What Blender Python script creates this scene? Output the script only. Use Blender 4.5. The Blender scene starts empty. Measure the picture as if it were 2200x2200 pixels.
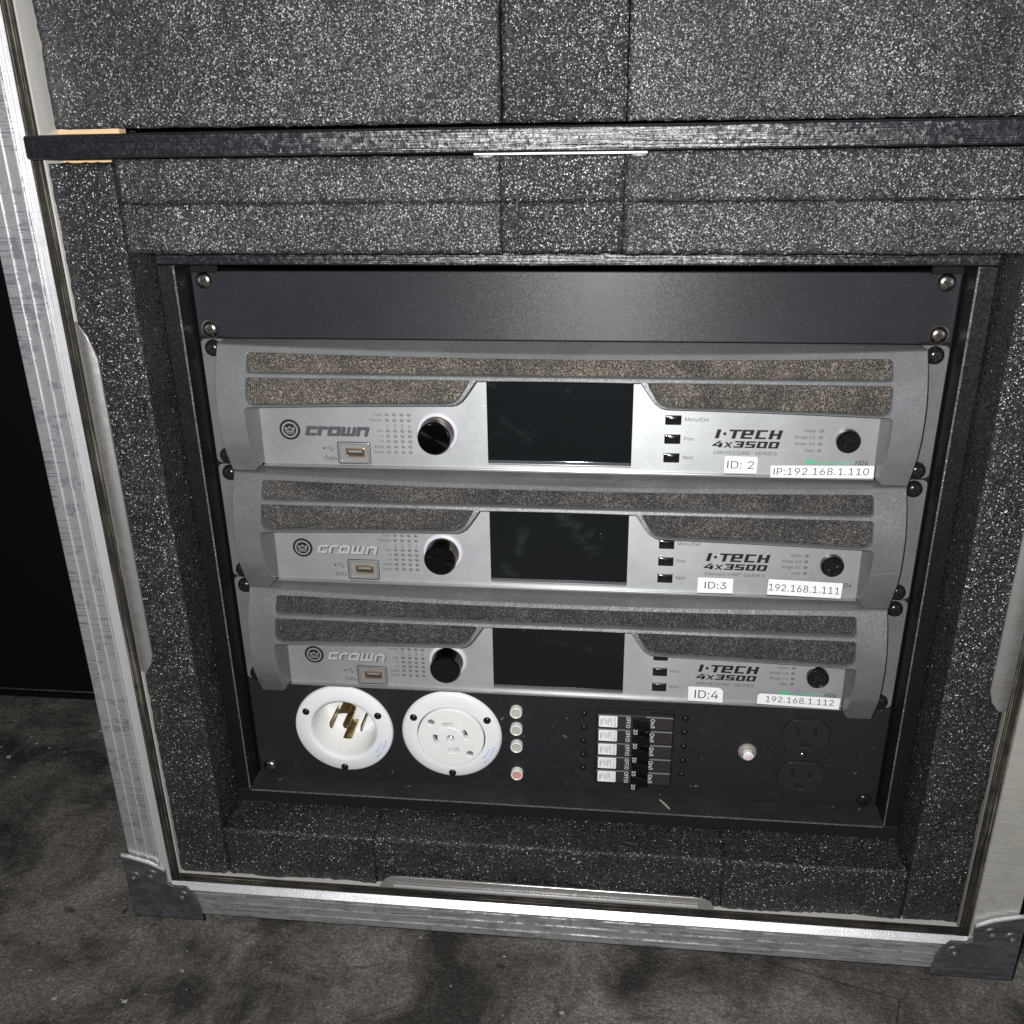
import bpy, bmesh, math, random
from mathutils import Vector, Matrix, noise as mnoise
random.seed(7)
scene = bpy.context.scene
COL = scene.collection
MM = 0.001

# ---------------------------------------------------------------- camera
cam_d = bpy.data.cameras.new("camera")
cam = bpy.data.objects.new("camera", cam_d)
COL.objects.link(cam)
CAM = Vector((0.0349, -0.6068, 0.0899))
cx = Vector((0.994343, 0.105308, -0.013871))
cy = -Vector((0.027761, -0.383711, -0.923036))
cz = -Vector((-0.102526, 0.917429, -0.384464))
rot = Matrix((cx, cy, cz)).transposed()
cam.matrix_world = Matrix.Translation(CAM) @ rot.to_4x4()
cam_d.sensor_width = 36.0
cam_d.lens = 2042.2 / 2200.0 * 36.0
cam_d.clip_start = 0.02
cam_d.clip_end = 50.0
scene.camera = cam

# ---------------------------------------------------------------- light
world = bpy.data.worlds.new("World")
scene.world = world
world.use_nodes = True
bgn = world.node_tree.nodes["Background"]
bgn.inputs[0].default_value = (0.75, 0.85, 1.0, 1)
bgn.inputs[1].default_value = 0.035
# the phone's flash, a few centimetres from its lens
fl = bpy.data.lights.new("camera_flash", 'POINT')
fl.energy = 28.0
fl.color = (0.99, 0.99, 1.0)
fl.shadow_soft_size = 0.006
flo = bpy.data.objects.new("camera_flash", fl)
flo.location = (0.018, -0.612, 0.104)
COL.objects.link(flo)

scene.render.engine = 'CYCLES'
scene.cycles.use_denoising = False
scene.cycles.use_adaptive_sampling = True
scene.cycles.adaptive_threshold = 0.012
scene.cycles.adaptive_min_samples = 16
scene.cycles.max_bounces = 4
scene.cycles.diffuse_bounces = 2
scene.cycles.glossy_bounces = 2
scene.cycles.caustics_reflective = False
scene.cycles.caustics_refractive = False
scene.cycles.sample_clamp_indirect = 3.0
vs = scene.view_settings
vs.view_transform = 'Standard'
vs.look = 'None'
vs.exposure = 0.0
vs.gamma = 1.0
vs.use_curve_mapping = False


# ---------------------------------------------------------------- materials
class NT:
    def __init__(s, name):
        s.m = bpy.data.materials.new(name)
        s.m.use_nodes = True
        s.t = s.m.node_tree
        s.n = s.t.nodes
        s.b = s.n["Principled BSDF"]
        s._co = None

    def node(s, kind, **kw):
        n = s.n.new(kind)
        for k, v in kw.items():
            setattr(n, k, v)
        return n

    def link(s, a, b):
        s.t.links.new(a, b)

    def inp(s, node, key, val):
        i = node.inputs[key]
        if isinstance(val, bpy.types.NodeSocket):
            s.link(val, i)
        else:
            i.default_value = val

    def co(s):
        if s._co is None:
            tc = s.node('ShaderNodeTexCoord')
            oi = s.node('ShaderNodeObjectInfo')
            mu = s.node('ShaderNodeMath', operation='MULTIPLY')
            s.link(oi.outputs['Random'], mu.inputs[0])
            mu.inputs[1].default_value = 3.7
            ad = s.node('ShaderNodeVectorMath', operation='ADD')
            s.link(tc.outputs['Object'], ad.inputs[0])
            s.link(mu.outputs[0], ad.inputs[1])
            s._co = ad.outputs[0]
        return s._co

    def scaled(s, v):
        m = s.node('ShaderNodeVectorMath', operation='MULTIPLY')
        s.link(s.co(), m.inputs[0])
        m.inputs[1].default_value = v
        return m.outputs[0]

    def noise(s, scale, detail=3, rough=0.55, vec=None, dist=0.0):
        n = s.node('ShaderNodeTexNoise')
        s.link(vec or s.co(), n.inputs['Vector'])
        n.inputs['Scale'].default_value = scale
        n.inputs['Detail'].default_value = detail
        n.inputs['Roughness'].default_value = rough
        n.inputs['Distortion'].default_value = dist
        return n.outputs['Fac']

    def voro(s, scale, feature='F1', vec=None, out='Distance', rnd=1.0):
        n = s.node('ShaderNodeTexVoronoi', feature=feature)
        s.link(vec or s.co(), n.inputs['Vector'])
        n.inputs['Scale'].default_value = scale
        n.inputs['Randomness'].default_value = rnd
        return n.outputs[out]

    def ramp(s, fac, stops):
        r = s.node('ShaderNodeValToRGB')
        s.link(fac, r.inputs[0])
        e = r.color_ramp.elements
        while len(e) < len(stops):
            e.new(0.5)
        for q, (p, c) in zip(e, stops):
            q.position = p
            if isinstance(c, (int, float)):
                c = (c, c, c)
            q.color = (c[0], c[1], c[2], 1)
        return r.outputs[0]

    def mix(s, fac, a, b, mode='MIX'):
        m = s.node('ShaderNodeMix', data_type='RGBA', blend_type=mode)
        for key, v in ((0, fac), (6, a), (7, b)):
            if isinstance(v, bpy.types.NodeSocket):
                s.link(v, m.inputs[key])
            elif key == 0:
                m.inputs[0].default_value = v
            else:
                if isinstance(v, (int, float)):
                    v = (v, v, v)
                m.inputs[key].default_value = (v[0], v[1], v[2], 1)
        return m.outputs[2]

    def math(s, op, a, b=0.0):
        m = s.node('ShaderNodeMath', operation=op)
        for i, v in ((0, a), (1, b)):
            if isinstance(v, bpy.types.NodeSocket):
                s.link(v, m.inputs[i])
            else:
                m.inputs[i].default_value = v
        return m.outputs[0]

    def bump(s, h, dist=0.001, strength=1.0, normal=None):
        b = s.node('ShaderNodeBump')
        s.link(h, b.inputs['Height'])
        b.inputs['Distance'].default_value = dist
        b.inputs['Strength'].default_value = strength
        if normal is not None:
            s.link(normal, b.inputs['Normal'])
        return b.outputs[0]

    def facets(s, scale, amount, vec=None):
        """normals tipped at random, cell by cell: a surface of tiny flat facets"""
        n = s.node('ShaderNodeTexVoronoi', feature='F1')
        s.link(vec or s.co(), n.inputs['Vector'])
        n.inputs['Scale'].default_value = scale
        sub = s.node('ShaderNodeVectorMath', operation='SUBTRACT')
        s.link(n.outputs['Color'], sub.inputs[0])
        sub.inputs[1].default_value = (0.5, 0.5, 0.5)
        mul = s.node('ShaderNodeVectorMath', operation='SCALE')
        s.link(sub.outputs[0], mul.inputs[0])
        mul.inputs['Scale'].default_value = amount
        geo = s.node('ShaderNodeNewGeometry')
        add = s.node('ShaderNodeVectorMath', operation='ADD')
        s.link(geo.outputs['Normal'], add.inputs[0])
        s.link(mul.outputs[0], add.inputs[1])
        nor = s.node('ShaderNodeVectorMath', operation='NORMALIZE')
        s.link(add.outputs[0], nor.inputs[0])
        return nor.outputs[0]

    def set(s, **kw):
        names = dict(color='Base Color', rough='Roughness', metal='Metallic', normal='Normal', spec='Specular IOR Level',
                     ior='IOR', coat='Coat Weight', coat_rough='Coat Roughness', aniso='Anisotropic', tangent='Tangent',
                     sss='Subsurface Weight', sss_r='Subsurface Radius', sss_s='Subsurface Scale', trans='Transmission Weight')
        for k, v in kw.items():
            if k in ('color',) and not isinstance(v, bpy.types.NodeSocket):
                if isinstance(v, (int, float)):
                    v = (v, v, v)
                v = (v[0], v[1], v[2], 1)
            s.inp(s.b, names[k], v)
        return s


def plain(name, color, rough=0.5, metal=0.0, spec=0.5, coat=0.0):
    t = NT(name)
    t.set(color=color, rough=rough, metal=metal, spec=spec, coat=coat)
    return t.m


def m_foam(name, lo, hi, amount, rough):
    t = NT(name)
    big = t.noise(38, 2, 0.6)
    fine = t.noise(900, 1, 0.6)
    c = t.mix(fine, lo, hi)
    c = t.mix(t.ramp(big, [(0.35, 0.0), (0.7, 0.5)]), c, hi)
    f = t.facets(1500, amount)
    pit = t.ramp(t.voro(520), [(0.0, 0.35), (0.45, 1.0)])
    c = t.mix(1.0, c, pit, 'MULTIPLY')
    sp = t.ramp(t.noise(26, 4, 0.65), [(0.34, 0.45), (0.66, 1.0)])
    t.set(color=c, rough=rough, spec=sp, normal=t.bump(t.noise(380, 1, 0.7), 0.0009, 0.9, f))
    return t.m


def m_filter(name, dust, dusty):
    t = NT(name)
    vec = t.node('ShaderNodeVectorMath', operation='ADD')
    sc = t.node('ShaderNodeVectorMath', operation='SCALE')
    nz = t.node('ShaderNodeTexNoise')
    t.link(t.co(), nz.inputs['Vector'])
    nz.inputs['Scale'].default_value = 900
    t.link(nz.outputs['Color'], sc.inputs[0])
    sc.inputs['Scale'].default_value = 0.0009
    t.link(t.co(), vec.inputs[0])
    t.link(sc.outputs[0], vec.inputs[1])
    e = t.voro(780, 'DISTANCE_TO_EDGE', vec.outputs[0])
    strut = t.ramp(e, [(0.02, 1.0), (0.30, 0.0)])
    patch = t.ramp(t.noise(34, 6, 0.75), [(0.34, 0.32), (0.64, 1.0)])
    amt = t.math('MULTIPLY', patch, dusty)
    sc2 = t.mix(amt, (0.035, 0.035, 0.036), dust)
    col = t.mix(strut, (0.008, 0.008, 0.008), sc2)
    t.set(color=col, rough=0.75, spec=0.3, normal=t.bump(strut, 0.0008, 1.0))
    return t.m


def m_powder(name, col, rough, flake, bump=0.35, spec=0.5):
    t = NT(name)
    c = t.mix(t.noise(1400, 1), [q * 0.86 for q in col], [q * 1.12 for q in col])
    dirt = t.ramp(t.noise(28, 5, 0.65), [(0.38, 0.82), (0.62, 1.0)])
    c = t.mix(1.0, c, dirt, 'MULTIPLY')
    f = t.facets(1300, flake)
    t.set(color=c, rough=rough, spec=spec, normal=t.bump(t.noise(700, 2), 0.0003, bump, f))
    return t.m


def m_paint_black(name, base=0.012, rough=0.38, bump=0.8, lines=False, wear=0.5, facet=0.3, spec=0.5):
    t = NT(name)
    wearf = t.ramp(t.noise(70, 6, 0.75), [(0.66, 0.0), (0.74, wear)])
    c = t.mix(wearf, (base * 0.85, base, base * 1.25), (0.05, 0.05, 0.05))
    h = t.noise(260, 4, 0.7)
    if lines:
        st = t.noise(1.0, 2, 0.5, t.scaled((14, 900, 900)))
        h = t.math('ADD', h, t.math('MULTIPLY', st, 1.6))
    t.set(color=c, rough=rough, spec=spec, normal=t.bump(h, 0.0007, bump, t.facets(620, facet)))
    return t.m


def m_alu(name, tint, scuff=1.0, axis='z', rough=0.38, metal=0.75):
    t = NT(name)
    s1 = (260, 260, 30) if axis == 'x' else (30, 260, 260)
    # marks run across the bar
    v = t.scaled((26, 26, 1000) if axis == 'z' else (1000, 26, 26))
    marks = t.noise(1.0, 2, 0.6, v, 0.15)
    where = t.noise(24, 3, 0.6)
    k = t.math('MULTIPLY', t.ramp(marks, [(0.55, 0.0), (0.59, 0.9)]), t.ramp(where, [(0.40, 0.0), (0.50, 1.0)]))
    v2 = t.scaled((1, 1, 1.7) if axis == 'z' else (1.7, 1, 1))
    k2 = t.ramp(t.noise(62, 7, 0.78, v2, 0.4), [(0.49, 0.0), (0.58, 0.78)])
    k = t.math('MULTIPLY', t.math('MAXIMUM', k, k2), scuff)
    smear = t.ramp(t.noise(30, 7, 0.75), [(0.42, 0.0), (0.72, 0.5 * scuff)])
    c = t.mix(smear, tint, [q * 0.45 for q in tint])
    c = t.mix(k, c, (0.075, 0.08, 0.095))
    r = t.mix(smear, rough, min(1, rough + 0.3))
    fine = t.noise(1.0, 2, 0.6, t.scaled((1500, 1500, 14) if axis == 'z' else (14, 1500, 1500)))
    t.set(color=c, metal=t.math('SUBTRACT', metal, t.math('MULTIPLY', k, 0.6)), rough=r,
          normal=t.bump(t.math('ADD', fine, t.noise(120, 4)), 0.00025, 0.5))
    return t.m


def m_ply(name, vertical_normal_axis):
    """sawn edge of birch ply: thin veneers seen as stripes"""
    t = NT(name)
    sc = {'x': (1150, 60, 9), 'z': (9, 60, 1150)}[vertical_normal_axis]
    n = t.noise(1.0, 3, 0.6, t.scaled(sc))
    c = t.ramp(n, [(0.38, (0.006, 0.005, 0.004)), (0.48, (0.05, 0.042, 0.032)), (0.55, (0.012, 0.010, 0.008)), (0.68, (0.26, 0.23, 0.18))])
    dirt = t.ramp(t.noise(40, 5, 0.7), [(0.4, 0.35), (0.65, 1.0)])
    c = t.mix(1.0, c, dirt, 'MULTIPLY')
    t.set(color=c, rough=0.8, spec=0.25, normal=t.bump(n, 0.0008, 0.8))
    return t.m


def m_silver():
    t = NT("silver_panel_paint")
    n = t.noise(1.0, 3, 0.6, t.scaled((25, 100, 2600)))
    dirt = t.ramp(t.noise(30, 5, 0.7), [(0.35, 0.86), (0.6, 1.0)])
    c = t.mix(n, (0.45, 0.465, 0.466), (0.52, 0.535, 0.537))
    c = t.mix(1.0, c, dirt, 'MULTIPLY')
    sp = t.math('MULTIPLY', t.ramp(t.voro(160), [(0.05, 1.0), (0.09, 0.0)]), t.ramp(t.noise(45, 2), [(0.60, 0.0), (0.64, 1.0)]))
    c = t.mix(sp, c, (0.85, 0.85, 0.83))
    up = t.node('ShaderNodeCombineXYZ')
    up.inputs[2].default_value = 1.0
    t.set(color=c, metal=0.68, rough=0.44, aniso=0.55, tangent=up.outputs[0], normal=t.bump(n, 0.00006, 0.3))
    return t.m


def m_screen():
    t = NT("display_glass")
    sm = t.ramp(t.noise(34, 5, 0.6, t.scaled((0.7, 1, 1.4)), 0.6), [(0.60, 0.0), (0.78, 1.0)])
    speck = t.ramp(t.voro(190), [(0.0, 1.0), (0.09, 0.0)])
    sp2 = t.math('MULTIPLY', speck, t.ramp(t.noise(60, 2), [(0.62, 0.0), (0.66, 1.0)]))
    c = t.mix(sm, (0.0045, 0.0062, 0.007), (0.022, 0.027, 0.028))
    c = t.mix(sp2, c, (0.28, 0.29, 0.27))
    t.set(color=c, rough=0.2, spec=0.5)
    return t.m


def m_concrete():
    t = NT("stained_concrete")
    a = t.noise(11, 8, 0.68, None, 0.5)
    b = t.noise(30, 6, 0.7, t.scaled((0.6, 1.3, 1)), 0.8)
    c = t.ramp(a, [(0.38, (0.040, 0.035, 0.030)), (0.49, (0.125, 0.113, 0.098)), (0.62, (0.24, 0.218, 0.19))])
    c = t.mix(t.ramp(b, [(0.55, 0.0), (0.68, 0.8)]), c, (0.06, 0.052, 0.046))
    spots = t.ramp(t.noise(75, 3, 0.5), [(0.70, 0.0), (0.76, 0.85)])
    c = t.mix(spots, c, (0.035, 0.03, 0.027))
    chips = t.ramp(t.noise(110, 2, 0.5, t.scaled((1.0, 1.2, 1))), [(0.755, 0.0), (0.775, 1.0)])
    c = t.mix(chips, c, (0.5, 0.48, 0.45))
    grit = t.ramp(t.noise(520, 3, 0.75), [(0.3, 0.55), (0.7, 1.35)])
    c = t.mix(1.0, c, grit, 'MULTIPLY')
    agg = t.ramp(t.voro(330), [(0.1, 1.25), (0.6, 0.8)])
    c = t.mix(1.0, c, agg, 'MULTIPLY')
    crack = t.ramp(t.voro(9, 'DISTANCE_TO_EDGE', t.scaled((1, 1.4, 1))), [(0.0, 0.35), (0.012, 1.0)])
    c = t.mix(t.ramp(t.noise(5, 2), [(0.5, 0.0), (0.6, 1.0)]), c, t.mix(1.0, c, crack, 'MULTIPLY'))
    t.set(color=c, rough=0.65, spec=0.4, normal=t.bump(t.noise(300, 5, 0.75), 0.0025, 0.8))
    return t.m


def m_white_plastic(name, col, rough=0.32):
    t = NT(name)
    c = t.mix(t.noise(60, 4), [q * 0.93 for q in col], col)
    t.set(color=c, rough=rough, spec=0.5)
    return t.m


def m_dustplate():
    """bottom panel: matt black with dust, smears and specks"""
    t = NT("dusty_black_plate")
    d = t.ramp(t.noise(26, 6, 0.72, None, 0.7), [(0.55, 0.0), (0.75, 0.55)])
    sp = t.ramp(t.noise(170, 3, 0.6), [(0.69, 0.0), (0.74, 1.0)])
    sp = t.math('MULTIPLY', sp, t.ramp(t.noise(14, 3), [(0.5, 0.0), (0.62, 1.0)]))
    c = t.mix(d, (0.0105, 0.0115, 0.013), (0.040, 0.034, 0.032))
    c = t.mix(sp, c, (0.17, 0.155, 0.145))
    t.set(color=c, rough=0.55, spec=0.42, normal=t.bump(t.noise(900, 2), 0.0002, 0.4, t.facets(1500, 0.12)))
    return t.m


def m_ledge():
    t = NT("dusty_ledge_paint")
    sp = t.ramp(t.noise(150, 4, 0.65), [(0.69, 0.0), (0.73, 1.0)])
    d = t.ramp(t.noise(40, 5, 0.7), [(0.4, 0.15), (0.75, 0.8)])
    c = t.mix(d, (0.010, 0.0098, 0.0098), (0.030, 0.0275, 0.026))
    c = t.mix(t.math('MULTIPLY', sp, 0.7), c, (0.2, 0.18, 0.16))
    geo = t.node('ShaderNodeNewGeometry')
    sx = t.node('ShaderNodeSeparateXYZ')
    t.link(geo.outputs['Normal'], sx.inputs[0])
    c = t.mix(t.ramp(sx.outputs[2], [(0.3, 0.0), (0.8, 1.0)]), (0.005, 0.006, 0.0075), c)
    t.set(color=c, rough=0.7, spec=0.3, normal=t.bump(t.noise(300, 4), 0.0006, 0.6))
    return t.m


def m_knob_cap():
    t = NT("spun_black_metal")
    tg = t.node('ShaderNodeTangent', direction_type='RADIAL', axis='Y')
    t.set(color=(0.055, 0.06, 0.062), metal=1.0, rough=0.13, aniso=0.97, tangent=tg.outputs[0])
    return t.m


def m_brushed_black():
    """black anodised sheet with a level grain, so the flash spreads up and down"""
    t = NT("brushed_black_anodised")
    n = t.noise(600, 2)
    sm = t.ramp(t.noise(24, 5, 0.65), [(0.4, 0.85), (0.65, 1.0)])
    c = t.mix(n, (0.019, 0.0205, 0.023), (0.027, 0.029, 0.032))
    c = t.mix(1.0, c, sm, 'MULTIPLY')
    up = t.node('ShaderNodeCombineXYZ')
    up.inputs[2].default_value = 1.0
    t.set(color=c, rough=t.mix(sm, 0.5, 0.45), spec=0.36, aniso=0.75, tangent=up.outputs[0], normal=t.bump(n, 0.0002, 0.12, t.facets(1300, 0.05)))
    return t.m


M = dict(
    foam=m_foam("charcoal_foam", (0.007, 0.0075, 0.008), (0.034, 0.0355, 0.037), 1.35, 0.36),
    foam_cut=m_foam("charcoal_foam_fresh_cut", (0.007, 0.0075, 0.008), (0.033, 0.0345, 0.037), 1.15, 0.38),
    foam_top=m_foam("charcoal_foam_flat", (0.009, 0.0095, 0.010), (0.040, 0.0415, 0.043), 1.0, 0.42),
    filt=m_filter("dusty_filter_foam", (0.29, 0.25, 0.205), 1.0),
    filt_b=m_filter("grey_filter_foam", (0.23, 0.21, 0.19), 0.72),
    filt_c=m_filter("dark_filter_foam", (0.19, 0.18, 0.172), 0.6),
    grey=m_powder("grey_powder_coat", (0.140, 0.144, 0.144), 0.42, 0.16, 0.25),
    grey_b=m_powder("warm_grey_powder_coat", (0.126, 0.124, 0.123), 0.42, 0.18, 0.25),
    ear=m_powder("grey_ear_paint", (0.13, 0.132, 0.137), 0.38, 0.2),
    blank=m_brushed_black(),
    silver=m_silver(),
    rim=plain("silver_edge", (0.5, 0.51, 0.5), 0.35, 0.8),
    glass=m_screen(),
    edgeglass=plain("display_edge_glass", (0.45, 0.48, 0.55), 0.12, 0.9),
    black=plain("black_plastic", (0.01, 0.01, 0.011), 0.3),
    gloss=plain("gloss_black_plastic", (0.008, 0.008, 0.009), 0.16, coat=0.5),
    ridge=plain("breaker_edge_glint", (0.16, 0.165, 0.17), 0.35),  # pale grey puts the highlights along the breaker ridges into their colour
    matt=plain("matt_black", (0.006, 0.006, 0.007), 0.8, spec=0.2),
    ink=plain("black_ink", (0.012, 0.012, 0.014), 0.55, spec=0.3),
    greyink=plain("grey_ink", (0.06, 0.06, 0.07), 0.6, spec=0.2),
    whiteink=plain("white_ink", (0.75, 0.75, 0.75), 0.6, spec=0.2),
    greenink=plain("green_ink", (0.05, 0.42, 0.18), 0.55, spec=0.3),
    redink=plain("red_ink", (0.75, 0.06, 0.08), 0.55, spec=0.3),
    blueink=plain("blue_ink", (0.06, 0.22, 0.66), 0.6, spec=0.3),
    greyprint=plain("pale_grey_print", (0.26, 0.255, 0.25), 0.7, spec=0.2),
    toggle=plain("toggle_black", (0.0035, 0.0035, 0.004), 0.4, spec=0.3),
    breaker=plain("breaker_body", (0.026, 0.023, 0.022), 0.42),
    recept=plain("receptacle_black", (0.018, 0.018, 0.0185), 0.3),
    chrome=plain("chrome", (0.60, 0.56, 0.48), 0.3, 0.6),
    chromebright=plain("bright_chrome_letters", (0.66, 0.66, 0.68), 0.3, 0.5),
    chromelogo=plain("dull_chrome_letters", (0.30, 0.30, 0.33), 0.25, 0.8),
    steel=plain("dull_steel_screw", (0.34, 0.31, 0.28), 0.25, 1.0),
    blackscrew=plain("black_oxide_screw", (0.02, 0.02, 0.022), 0.22, 0.5),
    dark=plain("screw_recess", (0.03, 0.022, 0.015), 0.6),
    pitch=plain("black_recess", (0.004, 0.004, 0.005), 0.5),
    sticker=plain("white_label_tape", (0.78, 0.78, 0.79), 0.35),
    ledoff=plain("unlit_indicator", (0.21, 0.165, 0.14), 0.3),
    ledhole=plain("indicator_recess", (0.12, 0.105, 0.10), 0.5),
    ring=m_white_plastic("lilac_white_plastic", (0.56, 0.56, 0.60), 0.25),
    knobside=plain("bronze_chrome_knob", (0.20, 0.165, 0.14), 0.2, 1.0),
    cap=m_knob_cap(),
    worn=m_powder("worn_paint_glint", (0.11, 0.11, 0.115), 0.4, 0.9, 0.8),  # worn paint, with the edge's flash glint put into the paler colour
    gold=plain("usb_shell", (0.62, 0.50, 0.33), 0.3, 0.9),
    usbin=plain("usb_recess", (0.20, 0.195, 0.18), 0.5),
    brass=plain("brass", (0.56, 0.40, 0.17), 0.24, 1.0),
    nylon=m_white_plastic("white_nylon", (0.77, 0.78, 0.79)),
    cream=m_white_plastic("cream_nylon", (0.80, 0.795, 0.765), 0.28),
    lens=m_white_plastic("clear_lamp_lens", (0.46, 0.45, 0.40), 0.25),
    lensrim=m_white_plastic("lamp_bezel", (0.75, 0.74, 0.68), 0.25),
    redlens=m_white_plastic("pale_red_lens", (0.60, 0.30, 0.26), 0.25),
    plate=m_dustplate(),
    ledge=m_ledge(),
    paint=m_paint_black("black_paint", 0.0045, 0.42, 0.5, False, 0.25, 0.12),
    paintrough=m_paint_black("rough_black_paint_on_ply", 0.008, 0.36, 0.6, True, 0.0, 0.22, 0.75),
    alu=m_alu("scuffed_aluminium", (0.66, 0.67, 0.68)),
    alux=m_alu("scuffed_aluminium_bottom", (0.60, 0.60, 0.60), 1.0, 'z'),
    alur=m_alu("dull_beige_aluminium", (0.60, 0.58, 0.52), 0.5, 'z', 0.5, 0.55),
    lip=m_alu("polished_aluminium_lip", (0.72, 0.72, 0.73), 0.2, 'z', 0.38, 0.65),
    plateguide=m_alu("brushed_guide_plate", (0.44, 0.425, 0.40), 0.45, 'z', 0.36, 0.8),
    plateguidex=m_alu("brushed_guide_plate_flat", (0.56, 0.54, 0.50), 0.45, 'x', 0.28, 0.8),
    zinc=m_alu("zinc_corner", (0.115, 0.125, 0.122), 1.0, 'z', 0.42, 0.7),
    plyx=m_ply("ply_edge_upright", 'x'),
    plyz=m_ply("ply_edge_level", 'z'),
    tan=plain("raw_plywood_face", (0.62, 0.44, 0.26), 0.7, spec=0.3),
    liner=plain("pale_laminate_edge", (0.62, 0.60, 0.55), 0.3, 0.4),
    linerdull=plain("dull_laminate_edge", (0.16, 0.155, 0.13), 0.5),
    concrete=m_concrete(),
    blackout=plain("black_stage_paint", (0.004, 0.005, 0.006), 0.85, spec=0.1),
    grit=plain("pale_grit", (0.28, 0.26, 0.23), 0.8),
    slotback=plain("olive_slot_bottom", (0.34, 0.31, 0.22), 0.6),
    ledgrey=plain("grey_unlit_indicator", (0.13, 0.125, 0.125), 0.3),
    straw=plain("dry_straw", (0.38, 0.36, 0.27), 0.8),
)


# ---------------------------------------------------------------- object helpers
def empty(name, loc, label, cat, group=None):
    o = bpy.data.objects.new(name, None)
    o.empty_display_size = 0.05
    o.location = loc
    COL.objects.link(o)
    o["label"] = label
    o["category"] = cat
    if group:
        o["group"] = group
    return o


def link_mesh(name, me, mat, parent, loc=None, smooth=False, label=None):
    if mat is not None and not me.materials:
        me.materials.append(mat)
    if smooth:
        for p in me.polygons:
            p.use_smooth = True
    o = bpy.data.objects.new(name, me)
    COL.objects.link(o)
    if parent is not None:
        o.parent = parent
    if loc is not None:
        o.location = loc
    if label:
        o["label"] = label
    return o


def smooth_by_angle(me, deg=35, flat=True):
    bm = bmesh.new()
    bm.from_mesh(me)
    lim = math.radians(deg)
    for f in bm.faces:
        f.smooth = True
    for e in bm.edges:
        if len(e.link_faces) == 2:
            e.smooth = e.calc_face_angle(0.0) < lim
    for f in bm.faces:          # level fronts stay truly flat
        if flat and abs(f.normal.y) > 0.9999:
            for e in f.edges:
                if len(e.link_faces) == 2 and e.calc_face_angle(0.0) > 0.004:
                    e.smooth = False
    bm.to_mesh(me)
    bm.free()


def box_bm(x0, x1, y0, y1, z0, z1, bev=0.0, seg=2):
    bm = bmesh.new()
    bmesh.ops.create_cube(bm, size=1.0)
    for v in bm.verts:
        v.co = Vector((x0 + (v.co.x + 0.5) * (x1 - x0), y0 + (v.co.y + 0.5) * (y1 - y0), z0 + (v.co.z + 0.5) * (z1 - z0)))
    if bev > 0:
        bmesh.ops.bevel(bm, geom=list(bm.edges), offset=bev, segments=seg, profile=0.5, affect='EDGES')
    return bm


def to_me(bm, name, smooth=False, deg=35):
    bmesh.ops.recalc_face_normals(bm, faces=bm.faces)
    me = bpy.data.meshes.new(name)
    bm.to_mesh(me)
    bm.free()
    if smooth:
        smooth_by_angle(me, deg)
    return me


def box(name, x0, x1, y0, y1, z0, z1, mat, parent, bev=0.0, label=None, seg=2, off=(0, 0, 0)):
    """box in millimetres, off = parent's world location (metres) to subtract"""
    bm = box_bm(x0 * MM - off[0], x1 * MM - off[0], y0 * MM - off[1], y1 * MM - off[1], z0 * MM - off[2], z1 * MM - off[2], bev * MM, seg)
    return link_mesh(name, to_me(bm, name, bev > 0), mat, parent, label=label)


def lathe_me(name, prof, seg=32, close=True):
    """profile of (radius, y) in mm turned about the y axis; first point to the front"""
    bm = bmesh.new()
    rings = []
    for r, y in prof:
        if r <= 1e-6:
            rings.append([bm.verts.new((0, y * MM, 0))])
        else:
            rings.append([bm.verts.new((r * MM * math.cos(a), y * MM, r * MM * math.sin(a))) for a in [2 * math.pi * k / seg for k in range(seg)]])
    for a, b in zip(rings, rings[1:]):
        for k in range(seg):
            j = (k + 1) % seg
            if len(a) == 1 and len(b) == 1:
                continue
            if len(a) == 1:
                bm.faces.new((a[0], b[k], b[j]))
            elif len(b) == 1:
                bm.faces.new((a[k], b[0], a[j]))
            else:
                bm.faces.new((a[k], b[k], b[j], a[j]))
    return to_me(bm, name, True, 40)


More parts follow.
